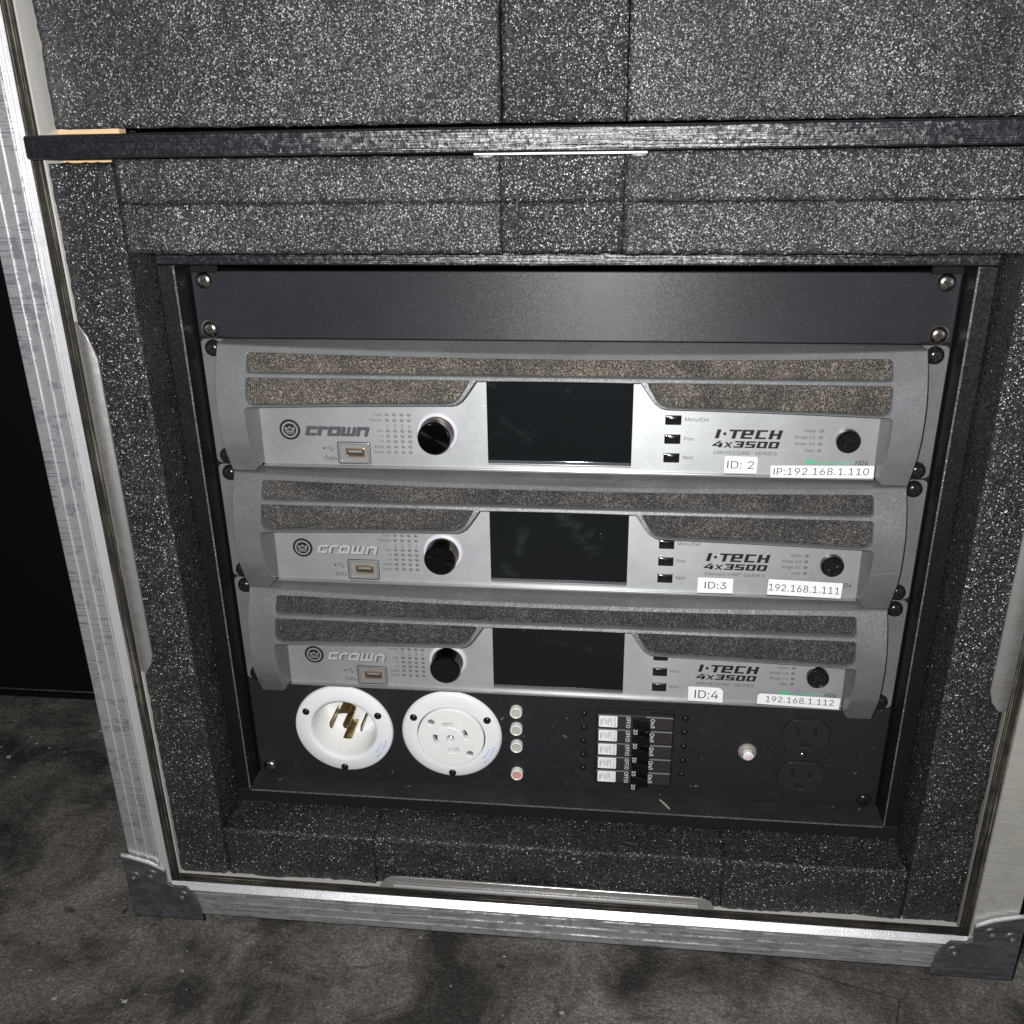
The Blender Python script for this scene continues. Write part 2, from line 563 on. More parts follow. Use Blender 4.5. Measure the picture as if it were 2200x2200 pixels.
def outline_me(name, outer, holes, y0, y1, bev=0.0, bseg=2, cuts_x=(), cuts_z=(), warp=None, smooth=True):
    """flat plate from outline polygons (x, z in mm) with holes, front at y0, back at y1 (mm)"""
    cu = bpy.data.curves.new(name, 'CURVE')
    cu.dimensions = '2D'
    cu.fill_mode = 'BOTH'
    cu.extrude = abs(y1 - y0) * 0.5 * MM - bev * MM
    cu.bevel_depth = bev * MM
    cu.bevel_resolution = bseg
    cu.offset = -bev * MM
    for poly in [outer] + list(holes):
        sp = cu.splines.new('POLY')
        sp.points.add(len(poly) - 1)
        for p, (x, z) in zip(sp.points, poly):
            p.co = (x * MM, z * MM, 0, 1)
        sp.use_cyclic_u = True
    ob = bpy.data.objects.new(name, cu)
    COL.objects.link(ob)
    dg = bpy.context.evaluated_depsgraph_get()
    me = bpy.data.meshes.new_from_object(ob.evaluated_get(dg))
    bpy.data.objects.remove(ob)
    bpy.data.curves.remove(cu)
    bm = bmesh.new()
    bm.from_mesh(me)
    bpy.data.meshes.remove(me)
    bmesh.ops.remove_doubles(bm, verts=bm.verts, dist=1e-6)
    for cxp in cuts_x:
        bmesh.ops.bisect_plane(bm, geom=list(bm.verts) + list(bm.edges) + list(bm.faces), plane_co=(cxp * MM, 0, 0), plane_no=(1, 0, 0), dist=1e-6)
    for czp in cuts_z:
        bmesh.ops.bisect_plane(bm, geom=list(bm.verts) + list(bm.edges) + list(bm.faces), plane_co=(0, czp * MM, 0), plane_no=(0, 1, 0), dist=1e-6)
    ym = 0.5 * (y0 + y1) * MM
    half = abs(y1 - y0) * 0.5 * MM
    for v in bm.verts:
        x, z, d = v.co.x, v.co.y, v.co.z
        y = ym - d
        if warp is not None:
            x, y, z = warp(x, y, z, (d + half) / (2 * half))
        v.co = (x, y, z)
    return to_me(bm, name, smooth, 20)


def rrect(x0, x1, z0, z1, r, n=5):
    pts = []
    for cx_, cz_, a0 in ((x1 - r, z1 - r, 0), (x0 + r, z1 - r, 90), (x0 + r, z0 + r, 180), (x1 - r, z0 + r, 270)):
        for k in range(n + 1):
            a = math.radians(a0 + 90 * k / n)
            pts.append((cx_ + r * math.cos(a), cz_ + r * math.sin(a)))
    return pts


def circ(cx_, cz_, r, n=32):
    return [(cx_ + r * math.cos(2 * math.pi * k / n), cz_ + r * math.sin(2 * math.pi * k / n)) for k in range(n)]


def arc_band(cx_, cz_, r0, r1, a0, a1, n=8):
    A = [math.radians(a0 + (a1 - a0) * k / n) for k in range(n + 1)]
    return [(cx_ + r1 * math.cos(a), cz_ + r1 * math.sin(a)) for a in A] + [(cx_ + r0 * math.cos(a), cz_ + r0 * math.sin(a)) for a in reversed(A)]


GLYPHS = {
    '-': (453, '337,244 337,188 114,188 114,244'),
    '.': (188, '95,-4 83,-3 73,1 63,9 55,18 51,29 50,41 51,53 55,64 63,73 73,81 83,85 95,87 107,85 118,81 128,73 135,64 140,53 141,41 140,29 135,18 128,9 118,1 107,-3'),
    '/': (249, '235,533 71,-76 14,-76 178,533'),
    '0': (453, '227,-7 191,-3 158,7 130,24 105,48 85,77 69,113 57,155 50,202 48,254 50,306 57,353 69,395 85,431 106,461 130,484 159,502 191,512 227,516 262,512 295,502 323,484 348,461 368,431 384,395 396,353 403,306 405,254 403,202 396,155 384,113 368,77 348,48 323,24 295,7 263,-3;227,50 250,52 271,60 290,74 306,92 320,116 330,144 338,176 342,213 344,254 342,295 338,332 330,365 320,393 306,416 290,435 271,449 250,457 227,460 203,457 182,449 163,435 147,416 134,393 123,365 115,332 111,295 109,254 111,213 115,176 123,144 134,116 147,92 163,74 182,60 203,52'),
    '1': (453, '76,0 76,55 391,55 391,0;276,509 276,0 212,0 212,448 209,448 86,358 86,427 198,509'),
    '2': (453, '64,0 64,47 234,229 282,282 294,298 303,312 311,327 316,341 319,356 320,371 319,389 315,405 308,419 298,431 287,441 273,449 258,455 241,458 224,460 205,458 188,454 172,447 159,438 148,427 139,413 132,398 128,381 127,362 66,362 68,391 75,418 86,442 102,464 121,482 143,496 168,507 196,513 225,516 254,513 281,507 306,497 328,482 346,465 361,445 372,423 379,398 381,372 380,354 377,336 371,318 363,299 351,280 336,259 317,235 294,209 267,180 153,60 153,57 389,57 389,0'),
    '3': (453, '218,-7 188,-5 159,1 133,10 108,22 88,38 70,57 57,79 48,104 44,132 109,132 112,115 118,100 126,87 137,76 150,66 165,59 182,54 200,51 219,50 239,51 258,55 275,61 291,69 304,80 315,93 323,108 328,125 329,145 328,163 323,180 316,196 306,211 292,223 275,234 254,241 229,246 201,248 157,248 157,299 288,448 288,452 70,452 70,509 372,509 372,461 211,278 211,289 247,290 279,286 308,276 333,262 354,244 371,222 383,198 391,173 393,145 390,116 383,90 370,66 354,45 333,27 309,12 281,2 251,-5'),
    '4': (453, '40,105 40,158 247,509 311,509 109,166 109,163 413,163 413,105;282,0 282,121 282,146 282,318 343,318 343,0'),
    '5': (453, '221,-7 192,-5 165,1 140,11 118,25 99,41 83,60 71,82 63,105 60,130 122,130 125,115 130,102 138,89 148,78 160,68 173,60 188,54 204,51 221,50 241,51 259,56 276,64 291,75 304,89 314,104 322,122 326,141 328,162 326,183 321,203 314,221 303,237 290,251 275,262 257,270 238,275 218,277 201,276 184,273 167,268 152,262 139,255 128,246 67,253 96,509 366,509 366,452 151,452 134,301 136,301 148,311 162,318 178,325 194,330 212,333 229,334 252,332 274,328 294,321 313,311 330,299 345,285 358,269 370,251 379,231 386,210 390,187 391,163 388,132 381,102 369,76 352,52 332,32 309,15 282,3 253,-4'),
    '6': (453, '226,-7 196,-4 168,3 142,15 119,31 100,51 84,74 73,101 66,130 64,162 65,187 71,212 80,239 93,268 112,302 137,340 252,509 322,509 151,261 145,261 165,288 196,307 208,311 221,313 235,314 265,312 291,305 316,295 337,280 355,262 370,240 380,215 387,187 389,157 387,127 379,98 368,73 352,50 333,30 310,14 284,3 257,-4;226,48 245,50 263,55 279,63 293,73 304,86 314,101 322,119 326,137 327,157 326,178 322,196 314,213 304,228 293,241 279,251 263,259 245,264 226,265 207,264 190,259 174,252 160,241 148,229 138,214 131,197 126,179 125,158 126,138 131,119 138,102 148,86 160,73 174,63 190,55 207,50'),
    '7': (453, '97,0 323,448 323,452 62,452 62,509 391,509 391,449 165,0'),
    '8': (453, '226,-7 193,-5 163,1 136,11 111,25 91,42 74,62 62,84 54,109 52,135 53,156 58,176 65,195 75,212 87,228 101,241 117,252 134,260 153,265 153,267 129,276 109,289 93,308 80,330 73,354 70,380 73,405 79,429 90,450 106,469 124,485 146,498 170,508 197,514 226,516 255,514 282,508 306,498 328,485 346,469 361,450 373,429 379,405 382,380 379,354 372,330 359,308 343,289 323,276 300,267 300,265 319,260 335,252 351,241 365,228 377,212 387,195 395,176 399,156 401,135 398,109 391,84 378,62 362,42 341,25 317,11 289,1 259,-5;226,49 248,50 267,54 285,60 300,69 313,79 323,91 331,106 335,121 337,139 335,157 330,173 322,189 312,202 298,213 283,223 265,230 247,234 226,235 206,234 187,230 169,223 154,213 140,202 130,189 122,173 117,157 115,139 117,121 121,106 129,91 139,79 152,69 167,60 185,54 205,50;226,290 244,291 260,294 274,300 287,308 298,318 307,330 314,344 318,359 319,376 318,392 314,407 308,420 299,432 288,442 275,449 260,455 244,459 226,460 208,459 192,455 177,449 164,442 153,432 145,420 138,407 134,392 133,376 134,359 138,344 145,330 154,318 165,308 178,300 193,294 209,291'),
    '9': (453, '226,516 256,513 285,506 310,494 333,478 352,458 368,434 380,408 387,378 389,347 387,322 382,296 373,270 359,240 340,207 315,168 200,0 130,0 301,248 307,248 287,221 257,202 245,198 232,195 218,195 188,197 161,203 137,214 116,229 98,247 83,269 72,294 66,321 64,352 66,382 73,411 85,436 101,459 120,479 143,494 168,506 196,513;226,460 207,459 190,454 174,446 160,435 148,423 138,407 131,390 127,372 125,352 127,331 131,313 138,295 148,280 160,268 174,257 190,250 207,245 226,243 245,245 263,249 279,257 293,267 305,280 314,295 322,312 326,330 327,350 326,371 322,390 314,407 305,422 293,435 279,446 263,454 245,459'),
    ':': (188, '95,-4 83,-3 73,1 63,9 55,18 51,29 50,41 51,53 55,64 63,73 73,81 83,85 95,87 107,85 118,81 128,73 135,64 140,53 141,41 140,29 135,18 128,9 118,1 107,-3;95,271 83,272 73,277 63,284 55,294 51,304 50,316 51,328 55,339 63,349 73,356 83,360 95,362 107,360 118,356 128,349 135,339 140,328 141,316 140,304 135,294 128,284 118,277 107,272'),
    'A': (480, '16,0 201,509 276,509 463,0 395,0 287,302 264,372 232,478 245,478 213,371 191,302 85,0;110,142 110,199 370,199 370,142'),
    'B': (456, '60,0 60,509 241,509 274,507 304,501 329,491 350,477 367,461 381,442 390,421 396,398 398,374 397,353 393,336 387,320 378,307 368,295 356,286 343,278 329,272 315,267 315,262 331,260 347,254 363,245 378,234 391,220 402,203 411,184 416,161 418,136 416,111 410,88 400,67 386,48 368,31 344,18 317,8 284,2 247,0;125,57 245,57 281,60 309,67 330,80 344,96 353,115 355,137 354,153 350,169 342,184 333,197 320,209 306,218 289,225 269,229 248,231 125,231;125,285 238,285 256,287 273,290 288,296 302,304 314,314 323,326 330,340 335,355 336,372 333,393 326,412 313,429 294,442 270,449 240,452 125,452'),
    'C': (510, '267,-7 225,-3 186,7 150,25 119,49 92,79 70,115 53,157 44,203 40,254 44,305 53,352 70,393 92,429 119,459 150,484 186,501 225,512 267,516 293,514 317,511 340,504 362,496 383,485 402,471 419,456 435,438 448,418 459,397 467,373 473,348 408,348 404,365 397,380 389,395 380,407 369,418 357,428 344,437 330,444 315,449 300,453 284,455 267,456 237,453 209,445 184,432 161,414 141,391 125,364 113,332 106,295 103,254 106,213 113,177 125,145 141,117 161,94 184,76 210,63 237,56 267,53 284,54 300,56 315,60 330,65 344,72 357,81 369,90 380,102 389,114 397,128 404,144 408,160 473,160 467,135 459,112 448,91 435,71 420,53 402,38 383,24 363,13 341,5 317,-2 293,-6'),
    'D': (502, '219,0 96,0 96,57 215,57 254,60 288,68 318,81 343,99 363,122 379,149 390,181 397,216 399,255 397,294 390,329 379,361 364,388 344,410 320,428 291,441 258,449 221,452 93,452 93,509 225,509 273,505 315,495 353,478 385,455 412,426 433,391 449,351 458,306 462,255 458,205 449,159 433,119 411,83 384,54 351,31 312,14 268,3;125,509 125,0 60,0 60,509'),
    'E': (419, '60,0 60,509 372,509 372,452 125,452 125,286 355,286 355,229 125,229 125,57 375,57 375,0'),
    'F': (410, '60,0 60,509 369,509 369,452 125,452 125,278 346,278 346,221 125,221 125,0'),
    'H': (517, '60,0 60,509 125,509 125,289 392,289 392,509 457,509 457,0 392,0 392,232 125,232 125,0'),
    'I': (195, '62,0 132,0 132,509 62,509'),
    'L': (393, '60,0 60,509 125,509 125,57 361,57 361,0'),
    'M': (628, '60,0 60,509 152,509 277,187 287,159 299,123 311,84 322,49 307,49 318,83 330,121 342,158 352,187 476,509 568,509 568,0 504,0 504,291 504,327 505,369 506,413 507,457 513,457 498,409 482,363 467,322 456,291 342,0 286,0 170,291 159,321 145,361 129,408 112,457 119,457 120,416 121,372 122,328 122,291 122,0'),
    'N': (523, '60,0 60,509 136,509 343,183 363,151 388,107 414,55 405,54 401,108 399,157 399,195 399,509 463,509 463,0 387,0 202,290 177,331 148,381 108,452 119,454 122,384 124,328 125,291 125,0'),
    'O': (533, '267,-7 225,-3 186,7 150,25 119,49 92,79 70,115 53,157 44,203 40,254 44,305 53,352 70,393 92,429 119,459 150,484 186,501 225,512 267,516 309,512 348,501 384,484 415,459 442,429 464,393 480,352 490,305 493,254 490,203 480,157 464,115 442,79 415,49 384,25 348,7 309,-3;267,53 296,55 324,63 349,76 372,94 392,116 408,144 420,176 428,213 430,254 428,295 420,332 408,365 392,392 372,415 349,433 324,446 296,453 267,456 237,453 210,445 184,433 161,415 142,392 125,364 113,332 106,295 103,254 106,213 113,176 125,144 142,117 161,94 184,76 210,63 237,55'),
    'P': (445, '60,0 60,509 235,509 272,506 305,499 332,487 356,471 375,452 390,430 400,404 407,377 409,348 407,318 400,291 390,265 375,243 356,223 332,207 305,195 272,188 235,186 109,186 109,242 233,242 257,244 279,248 297,256 312,266 324,279 333,294 339,310 343,328 344,348 343,367 339,385 333,402 324,416 312,428 297,439 279,446 257,451 232,452 125,452 125,0'),
    'R': (449, '60,0 60,509 236,509 273,506 305,500 333,489 356,473 376,455 390,433 401,408 407,381 409,352 407,323 401,296 390,271 376,250 356,232 333,217 305,206 273,200 236,198 96,198 96,255 234,255 258,256 280,260 298,267 313,276 325,287 334,300 340,316 344,333 345,352 344,371 340,389 334,405 325,419 313,430 298,440 279,446 258,451 233,452 125,452 125,0;353,0 230,229 303,229 428,0'),
    'S': (447, '224,-9 188,-7 156,-1 128,9 102,23 81,40 64,60 51,83 42,109 38,137 104,137 108,118 114,102 123,88 136,76 150,66 166,59 185,53 204,50 224,49 246,50 267,54 286,60 303,69 317,79 329,92 338,106 344,122 346,139 344,154 340,168 332,179 322,189 310,197 296,205 245,222 184,239 145,253 112,269 86,289 67,313 56,341 52,372 54,400 62,425 75,448 92,468 113,484 138,498 165,508 195,514 227,516 259,514 289,508 316,498 340,484 360,468 377,449 390,427 398,403 401,378 337,378 332,402 320,421 302,437 280,449 254,456 225,459 204,457 185,454 167,448 152,440 139,430 129,418 121,405 117,391 115,376 117,359 122,345 131,334 142,324 155,315 169,308 212,293 264,279 312,264 328,256 344,248 359,238 372,226 384,213 395,198 402,180 407,161 408,139 406,112 399,87 386,64 370,43 349,25 323,11 294,0 261,-7'),
    'T': (449, '32,452 32,509 417,509 417,452 257,452 257,0 193,0 193,452'),
    'V': (480, '204,0 16,509 84,509 192,206 215,137 248,31 235,31 267,138 290,206 395,509 463,509 278,0'),
    'Y': (472, '203,0 203,208 16,509 91,509 192,344 222,292 250,230 224,230 251,293 280,344 381,509 455,509 268,208 268,0'),
    'a': (389, '160,-9 137,-7 115,-3 94,5 76,15 60,29 48,45 38,63 32,84 30,108 32,128 36,146 43,161 53,174 64,184 78,193 92,200 108,206 125,211 178,220 234,227 265,235 276,255 276,257 275,272 272,285 267,297 260,307 251,315 240,322 227,327 212,330 196,331 178,330 163,327 149,322 118,301 100,274 41,291 51,313 64,331 79,346 95,358 114,368 133,375 153,380 173,383 194,384 239,379 255,375 271,369 286,360 300,350 312,336 322,320 330,301 335,278 337,251 337,0 277,0 277,52 272,52 252,25 242,16 229,8 215,1 199,-4 181,-7;170,45 192,47 211,51 228,59 242,68 254,80 263,93 270,108 274,122 276,138 276,190 259,182 231,176 200,171 175,168 134,159 122,153 112,147 103,139 97,130 93,118 92,105 93,93 96,82 102,72 109,64 119,57 130,52 142,48 156,46'),
    'b': (424, '229,-8 208,-7 189,-3 172,4 159,12 147,21 138,31 118,59 112,59 112,0 53,0 53,509 114,509 114,319 118,319 137,346 147,355 158,364 171,373 188,379 207,383 229,384 259,382 287,374 313,361 335,342 354,320 370,293 381,261 388,227 390,189 388,151 381,116 370,84 355,57 336,34 313,16 288,3 260,-6;220,47 242,49 262,55 279,66 294,80 306,97 316,117 323,139 327,163 328,189 327,215 323,239 316,261 307,281 295,298 280,311 262,322 243,328 220,330 198,328 178,322 161,312 147,299 134,282 125,263 118,241 114,216 113,189 114,162 118,138 125,115 135,95 147,78 162,65 179,55 198,49'),
    'c': (396, '207,-8 174,-5 144,3 117,16 93,35 72,58 56,85 44,116 37,150 34,187 37,225 44,260 56,291 72,318 93,341 117,360 144,374 174,382 207,384 226,384 243,381 260,377 276,371 291,364 305,356 318,346 330,335 340,322 349,308 356,293 362,277 303,262 290,289 270,311 242,325 207,330 184,328 163,321 145,310 130,296 118,278 108,258 102,236 98,212 96,187 98,163 102,139 108,117 118,97 130,80 145,66 163,55 184,49 207,46 243,52 271,66 292,89 304,117 363,102 357,86 350,70 341,56 331,43 319,32 306,21 292,12 277,5 261,-1 244,-5 226,-7'),
    'd': (424, '195,-8 165,-6 137,3 111,16 89,34 70,57 55,84 43,116 36,151 34,189 36,227 43,261 55,293 70,320 89,342 112,361 137,374 165,382 196,384 218,383 237,379 253,373 267,364 278,355 287,346 306,319 311,319 311,509 372,509 372,0 313,0 313,59 307,59 287,31 277,21 266,12 252,4 236,-3 217,-7;205,47 226,49 246,55 263,65 278,78 290,95 299,115 306,138 310,162 312,189 310,216 306,241 300,263 290,282 278,299 263,312 246,322 227,328 205,330 182,328 162,322 145,311 130,298 118,281 108,261 102,239 98,215 96,189 98,163 102,139 109,117 118,97 130,80 145,66 162,55 182,49'),
    'e': (404, '212,-8 177,-5 145,3 117,16 92,35 72,58 56,85 44,116 37,150 34,187 36,224 44,258 55,290 71,317 91,340 115,359 142,373 172,382 205,384 226,383 246,380 266,374 285,366 303,355 319,341 334,324 347,305 357,282 365,256 370,227 371,194 371,169 75,169 75,221 338,221 310,202 308,226 304,248 298,269 288,286 277,301 263,314 246,323 227,328 205,330 183,328 164,323 146,313 131,301 119,286 109,270 102,251 97,231 96,211 96,178 98,151 102,127 110,106 121,88 135,73 151,61 169,53 190,48 212,46 227,47 241,49 254,53 265,58 276,65 285,73 294,82 300,93 306,105 365,91 358,72 348,55 335,39 320,26 302,14 283,4 261,-3 237,-7'),
    'f': (254, '228,379 228,327 6,327 6,379;81,0 81,432 82,452 87,470 96,486 107,499 120,510 135,519 152,525 169,529 187,530 222,527 243,521 227,468 215,472 195,474 178,472 164,468 154,460 147,449 143,435 142,419 142,0'),
    'g': (425, '207,-151 180,-149 156,-146 134,-140 114,-132 97,-122 82,-110 70,-97 59,-84 51,-69 101,-41 122,-66 131,-74 142,-82 154,-88 169,-93 187,-96 207,-97 236,-95 261,-87 282,-75 298,-58 308,-34 311,-6 311,68 306,68 287,41 277,32 266,23 252,16 236,10 217,6 195,5 165,7 138,14 113,27 90,43 71,65 55,90 43,120 36,154 34,191 36,229 43,263 55,293 71,320 90,342 112,361 138,374 166,382 196,384 218,383 237,379 253,373 267,365 279,356 288,346 308,319 313,319 313,379 372,379 372,-9 370,-40 363,-67 350,-90 334,-109 314,-124 291,-136 265,-144 237,-149;205,59 227,61 246,66 264,75 278,87 290,103 300,121 307,142 311,166 312,193 311,219 307,242 300,264 291,283 279,299 264,312 247,322 227,328 205,330 182,328 163,322 145,312 130,298 118,282 109,262 102,241 98,218 96,193 98,167 102,144 109,123 118,104 131,88 145,76 163,66 183,61'),
    'h': (410, '114,227 114,0 53,0 53,509 114,509 114,287 102,287 116,319 132,344 152,362 175,374 200,382 227,384 252,383 275,377 295,369 313,356 328,340 341,321 350,298 355,271 357,240 357,0 296,0 296,235 293,263 286,286 273,304 256,318 235,326 210,329 192,328 176,324 161,317 147,308 136,297 126,283 119,266 115,248'),
    'i': (167, '53,0 53,379 114,379 114,0;84,443 73,444 63,448 54,455 47,463 43,472 41,483 43,494 47,504 54,512 63,518 73,522 84,524 95,522 105,518 114,512 121,504 125,494 126,483 125,472 121,463 114,455 105,448 95,444'),
    'k': (381, '110,137 110,212 121,212 284,379 360,379 184,199 177,199;53,0 53,509 114,509 114,0;294,0 148,186 191,229 372,0'),
    'l': (189, '139,-2 112,0 91,8 74,20 62,37 55,59 53,84 53,509 114,509 114,99 114,83 117,71 120,62 126,57 135,53 146,52 160,53 170,54 181,3 162,-1'),
    'm': (610, '53,0 53,379 112,379 112,295 108,295 114,314 122,331 132,346 144,358 158,368 172,376 187,382 203,385 219,386 245,383 268,375 287,361 303,342 314,320 321,295 312,295 318,312 326,329 337,343 350,356 364,366 381,375 398,381 417,385 437,386 458,385 478,380 497,372 514,361 529,346 541,328 550,307 555,283 557,255 557,0 496,0 496,254 493,279 485,298 473,313 456,323 438,329 419,330 402,329 387,326 374,320 363,312 353,302 345,290 340,277 336,263 335,247 335,0 274,0 274,260 272,280 265,297 253,311 238,322 220,328 199,330 185,329 171,326 158,320 145,312 135,302 126,289 119,274 115,257 114,238 114,0'),
    'n': (410, '114,227 114,0 53,0 53,379 112,379 112,287 102,287 116,319 132,344 152,362 175,374 200,382 227,384 252,383 275,377 295,369 313,356 328,340 341,321 350,298 355,271 357,240 357,0 296,0 296,235 293,263 286,286 273,304 256,318 235,326 210,329 192,328 176,324 161,317 147,308 136,297 126,283 119,266 115,248'),
    'o': (415, '207,-8 174,-5 144,3 117,16 93,35 72,58 56,85 44,116 37,150 34,187 37,225 44,260 56,291 72,318 93,341 117,360 144,374 174,382 207,384 241,382 271,374 299,360 323,341 343,318 359,291 371,260 379,225 381,187 379,150 371,116 359,85 343,58 323,35 299,16 271,3 241,-5;207,46 231,49 252,55 270,66 285,80 298,97 307,117 314,139 318,163 319,187 318,212 314,236 307,258 298,278 285,296 270,310 252,321 231,328 207,330 184,328 163,321 145,310 130,296 118,278 108,258 102,236 98,212 96,187 98,163 102,139 108,117 118,97 130,80 145,66 163,55 184,49'),
    'p': (424, '53,-143 53,379 112,379 112,319 118,319 137,346 147,355 158,364 171,373 188,379 207,383 229,384 259,382 287,374 313,361 335,342 354,320 370,293 381,261 388,227 390,189 388,151 381,116 370,84 355,57 336,34 313,16 288,3 260,-6 229,-8 208,-7 189,-3 173,4 159,12 147,21 138,31 118,59 114,59 114,-143;220,47 242,49 262,55 279,66 294,80 306,97 316,117 323,139 327,163 328,189 327,215 323,239 316,261 307,281 295,298 280,311 262,322 243,328 220,330 198,328 178,322 161,312 147,299 134,282 125,263 118,241 114,216 113,189 114,162 118,138 125,115 135,95 147,78 162,65 179,55 198,49'),
    'q': (424, '372,-143 311,-143 311,59 306,59 287,31 277,21 266,12 252,4 236,-3 217,-7 195,-8 165,-6 137,3 111,16 89,34 70,57 55,84 43,116 36,151 34,189 36,227 43,261 55,293 70,320 89,342 112,361 137,374 165,382 196,384 218,383 237,379 253,373 267,364 278,355 287,346 307,319 313,319 313,379 372,379;205,47 226,49 246,55 263,65 278,78 290,95 299,115 306,138 310,162 312,189 310,216 306,241 300,263 290,282 278,299 263,312 246,322 227,328 205,330 182,328 162,322 145,311 130,298 118,281 108,261 102,239 98,215 96,189 98,163 102,139 109,117 118,97 130,80 145,66 162,55 182,49'),
    'r': (259, '53,0 53,379 112,379 112,321 115,321 124,339 137,354 152,367 171,377 191,383 213,385 229,384 243,384 243,322 230,324 207,326 190,324 174,321 159,315 146,306 135,296 126,284 119,269 115,254 114,237 114,0'),
    's': (365, '182,-8 157,-7 133,-3 112,3 93,12 76,24 62,38 50,54 41,73 36,94 94,107 101,87 111,72 124,60 141,52 160,47 181,45 206,47 227,53 244,62 258,74 265,88 268,103 266,115 262,126 254,136 243,144 229,150 212,155 149,170 118,180 92,192 72,208 58,227 50,249 47,274 49,295 55,314 65,332 79,347 95,360 115,370 137,378 161,383 187,384 212,383 234,379 254,372 271,363 286,352 299,339 309,324 318,308 324,290 268,277 262,291 254,304 243,316 228,325 210,331 187,333 166,331 147,326 131,317 119,305 111,292 109,277 110,264 115,253 124,243 136,235 152,229 172,223 229,209 261,200 287,187 306,171 320,153 328,131 331,107 329,85 323,65 312,47 298,31 281,18 260,6 236,-2 210,-7'),
    't': (227, '204,379 204,327 6,327 6,379;65,471 126,471 126,98 127,83 130,70 136,61 144,55 156,51 170,50 185,51 202,54 213,2 192,-3 168,-4 138,-1 113,7 92,21 77,41 68,64 65,93'),
    'u': (410, '182,-5 158,-3 135,2 115,11 97,23 82,39 69,59 60,82 54,109 53,139 53,379 114,379 114,144 116,117 124,94 137,75 154,61 175,53 200,50 218,51 234,55 249,62 263,71 274,83 283,97 290,113 295,132 296,153 296,379 357,379 357,0 298,0 298,92 307,92 294,60 277,35 257,17 234,5 209,-3'),
    'v': (389, '163,0 17,379 84,379 165,155 187,87 206,21 184,21 203,87 224,155 305,379 371,379 226,0'),
    'w': (567, '138,0 23,379 87,379 133,214 154,137 175,41 165,41 186,135 206,214 252,379 316,379 362,214 382,136 402,41 391,41 413,135 434,214 480,379 545,379 429,0 368,0 319,172 305,225 291,280 277,338 291,338 277,280 263,225 248,172 199,0'),
    'x': (379, '21,0 171,218 171,171 29,379 100,379 147,306 179,253 207,206 175,206 202,253 233,306 282,379 352,379 209,169 209,214 358,0 287,0 231,85 200,136 173,182 205,182 178,136 148,85 91,0'),
    'y': (389, '47,-139 61,-86 71,-87 104,-89 113,-86 122,-81 130,-74 138,-64 145,-51 151,-36 163,-1 17,379 84,379 165,155 187,87 206,21 184,21 202,87 224,155 305,379 371,379 204,-58 196,-77 187,-93 177,-107 165,-119 153,-128 139,-136 125,-141 109,-144 91,-145 65,-143'),
}


glyph_cache = {}


def glyph_quads(ch):
    """outlines of one letter cut into level slabs, filled where the winding is not zero"""
    if ch in glyph_cache:
        return glyph_cache[ch]
    adv, poly = GLYPHS[ch]
    edges = []
    ys = set()
    for c in poly.split(";"):
        pts = [tuple(float(q) for q in p.split(",")) for p in c.split(" ")]
        for a, b in zip(pts, pts[1:] + pts[:1]):
            ys.add(a[1])
            if a[1] != b[1]:
                edges.append((a, b, 1) if a[1] < b[1] else (b, a, -1))

    def xat(e, y):
        (x0, y0), (x1, y1), _ = e
        return x0 + (x1 - x0) * (y - y0) / (y1 - y0)
    for m, e in enumerate(edges):        # slabs also end where two edges cross
        for f in edges[m + 1:]:
            lo, hi = max(e[0][1], f[0][1]), min(e[1][1], f[1][1])
            if hi - lo < 1:
                continue
            d0, d1 = xat(e, lo) - xat(f, lo), xat(e, hi) - xat(f, hi)
            if d0 * d1 < 0:
                ys.add(lo + (hi - lo) * d0 / (d0 - d1))
    ys = sorted(ys)
    quads = []
    for lo, hi in zip(ys, ys[1:]):
        if hi - lo < 0.3:
            continue
        mid = (lo + hi) / 2
        act = sorted([e for e in edges if e[0][1] <= mid < e[1][1]], key=lambda e: xat(e, mid))
        w = 0
        for k, e in enumerate(act):
            if w == 0:
                left = e
            w += e[2]
            if w == 0:
                quads.append([(xat(left, lo), lo), (xat(e, lo), lo), (xat(e, hi), hi), (xat(left, hi), hi)])
    glyph_cache[ch] = (adv, quads)
    return glyph_cache[ch]


def text_polys(s, size=1.0, spacing=1.0):
    """flat filled letters of a string; left end at 0"""
    V, F = [], []
    x = 0.0
    for ch in s:
        if ch == ' ':
            x += 200 * spacing
            continue
        adv, quads = glyph_quads(ch)
        for q in quads:
            n = len(V)
            V += [((x + a) * 0.001, b * 0.001) for a, b in q]
            F.append((n, n + 1, n + 2, n + 3))
        x += adv * spacing
    x0 = min(v[0] for v in V)
    return [(a - x0, b) for a, b in V], F


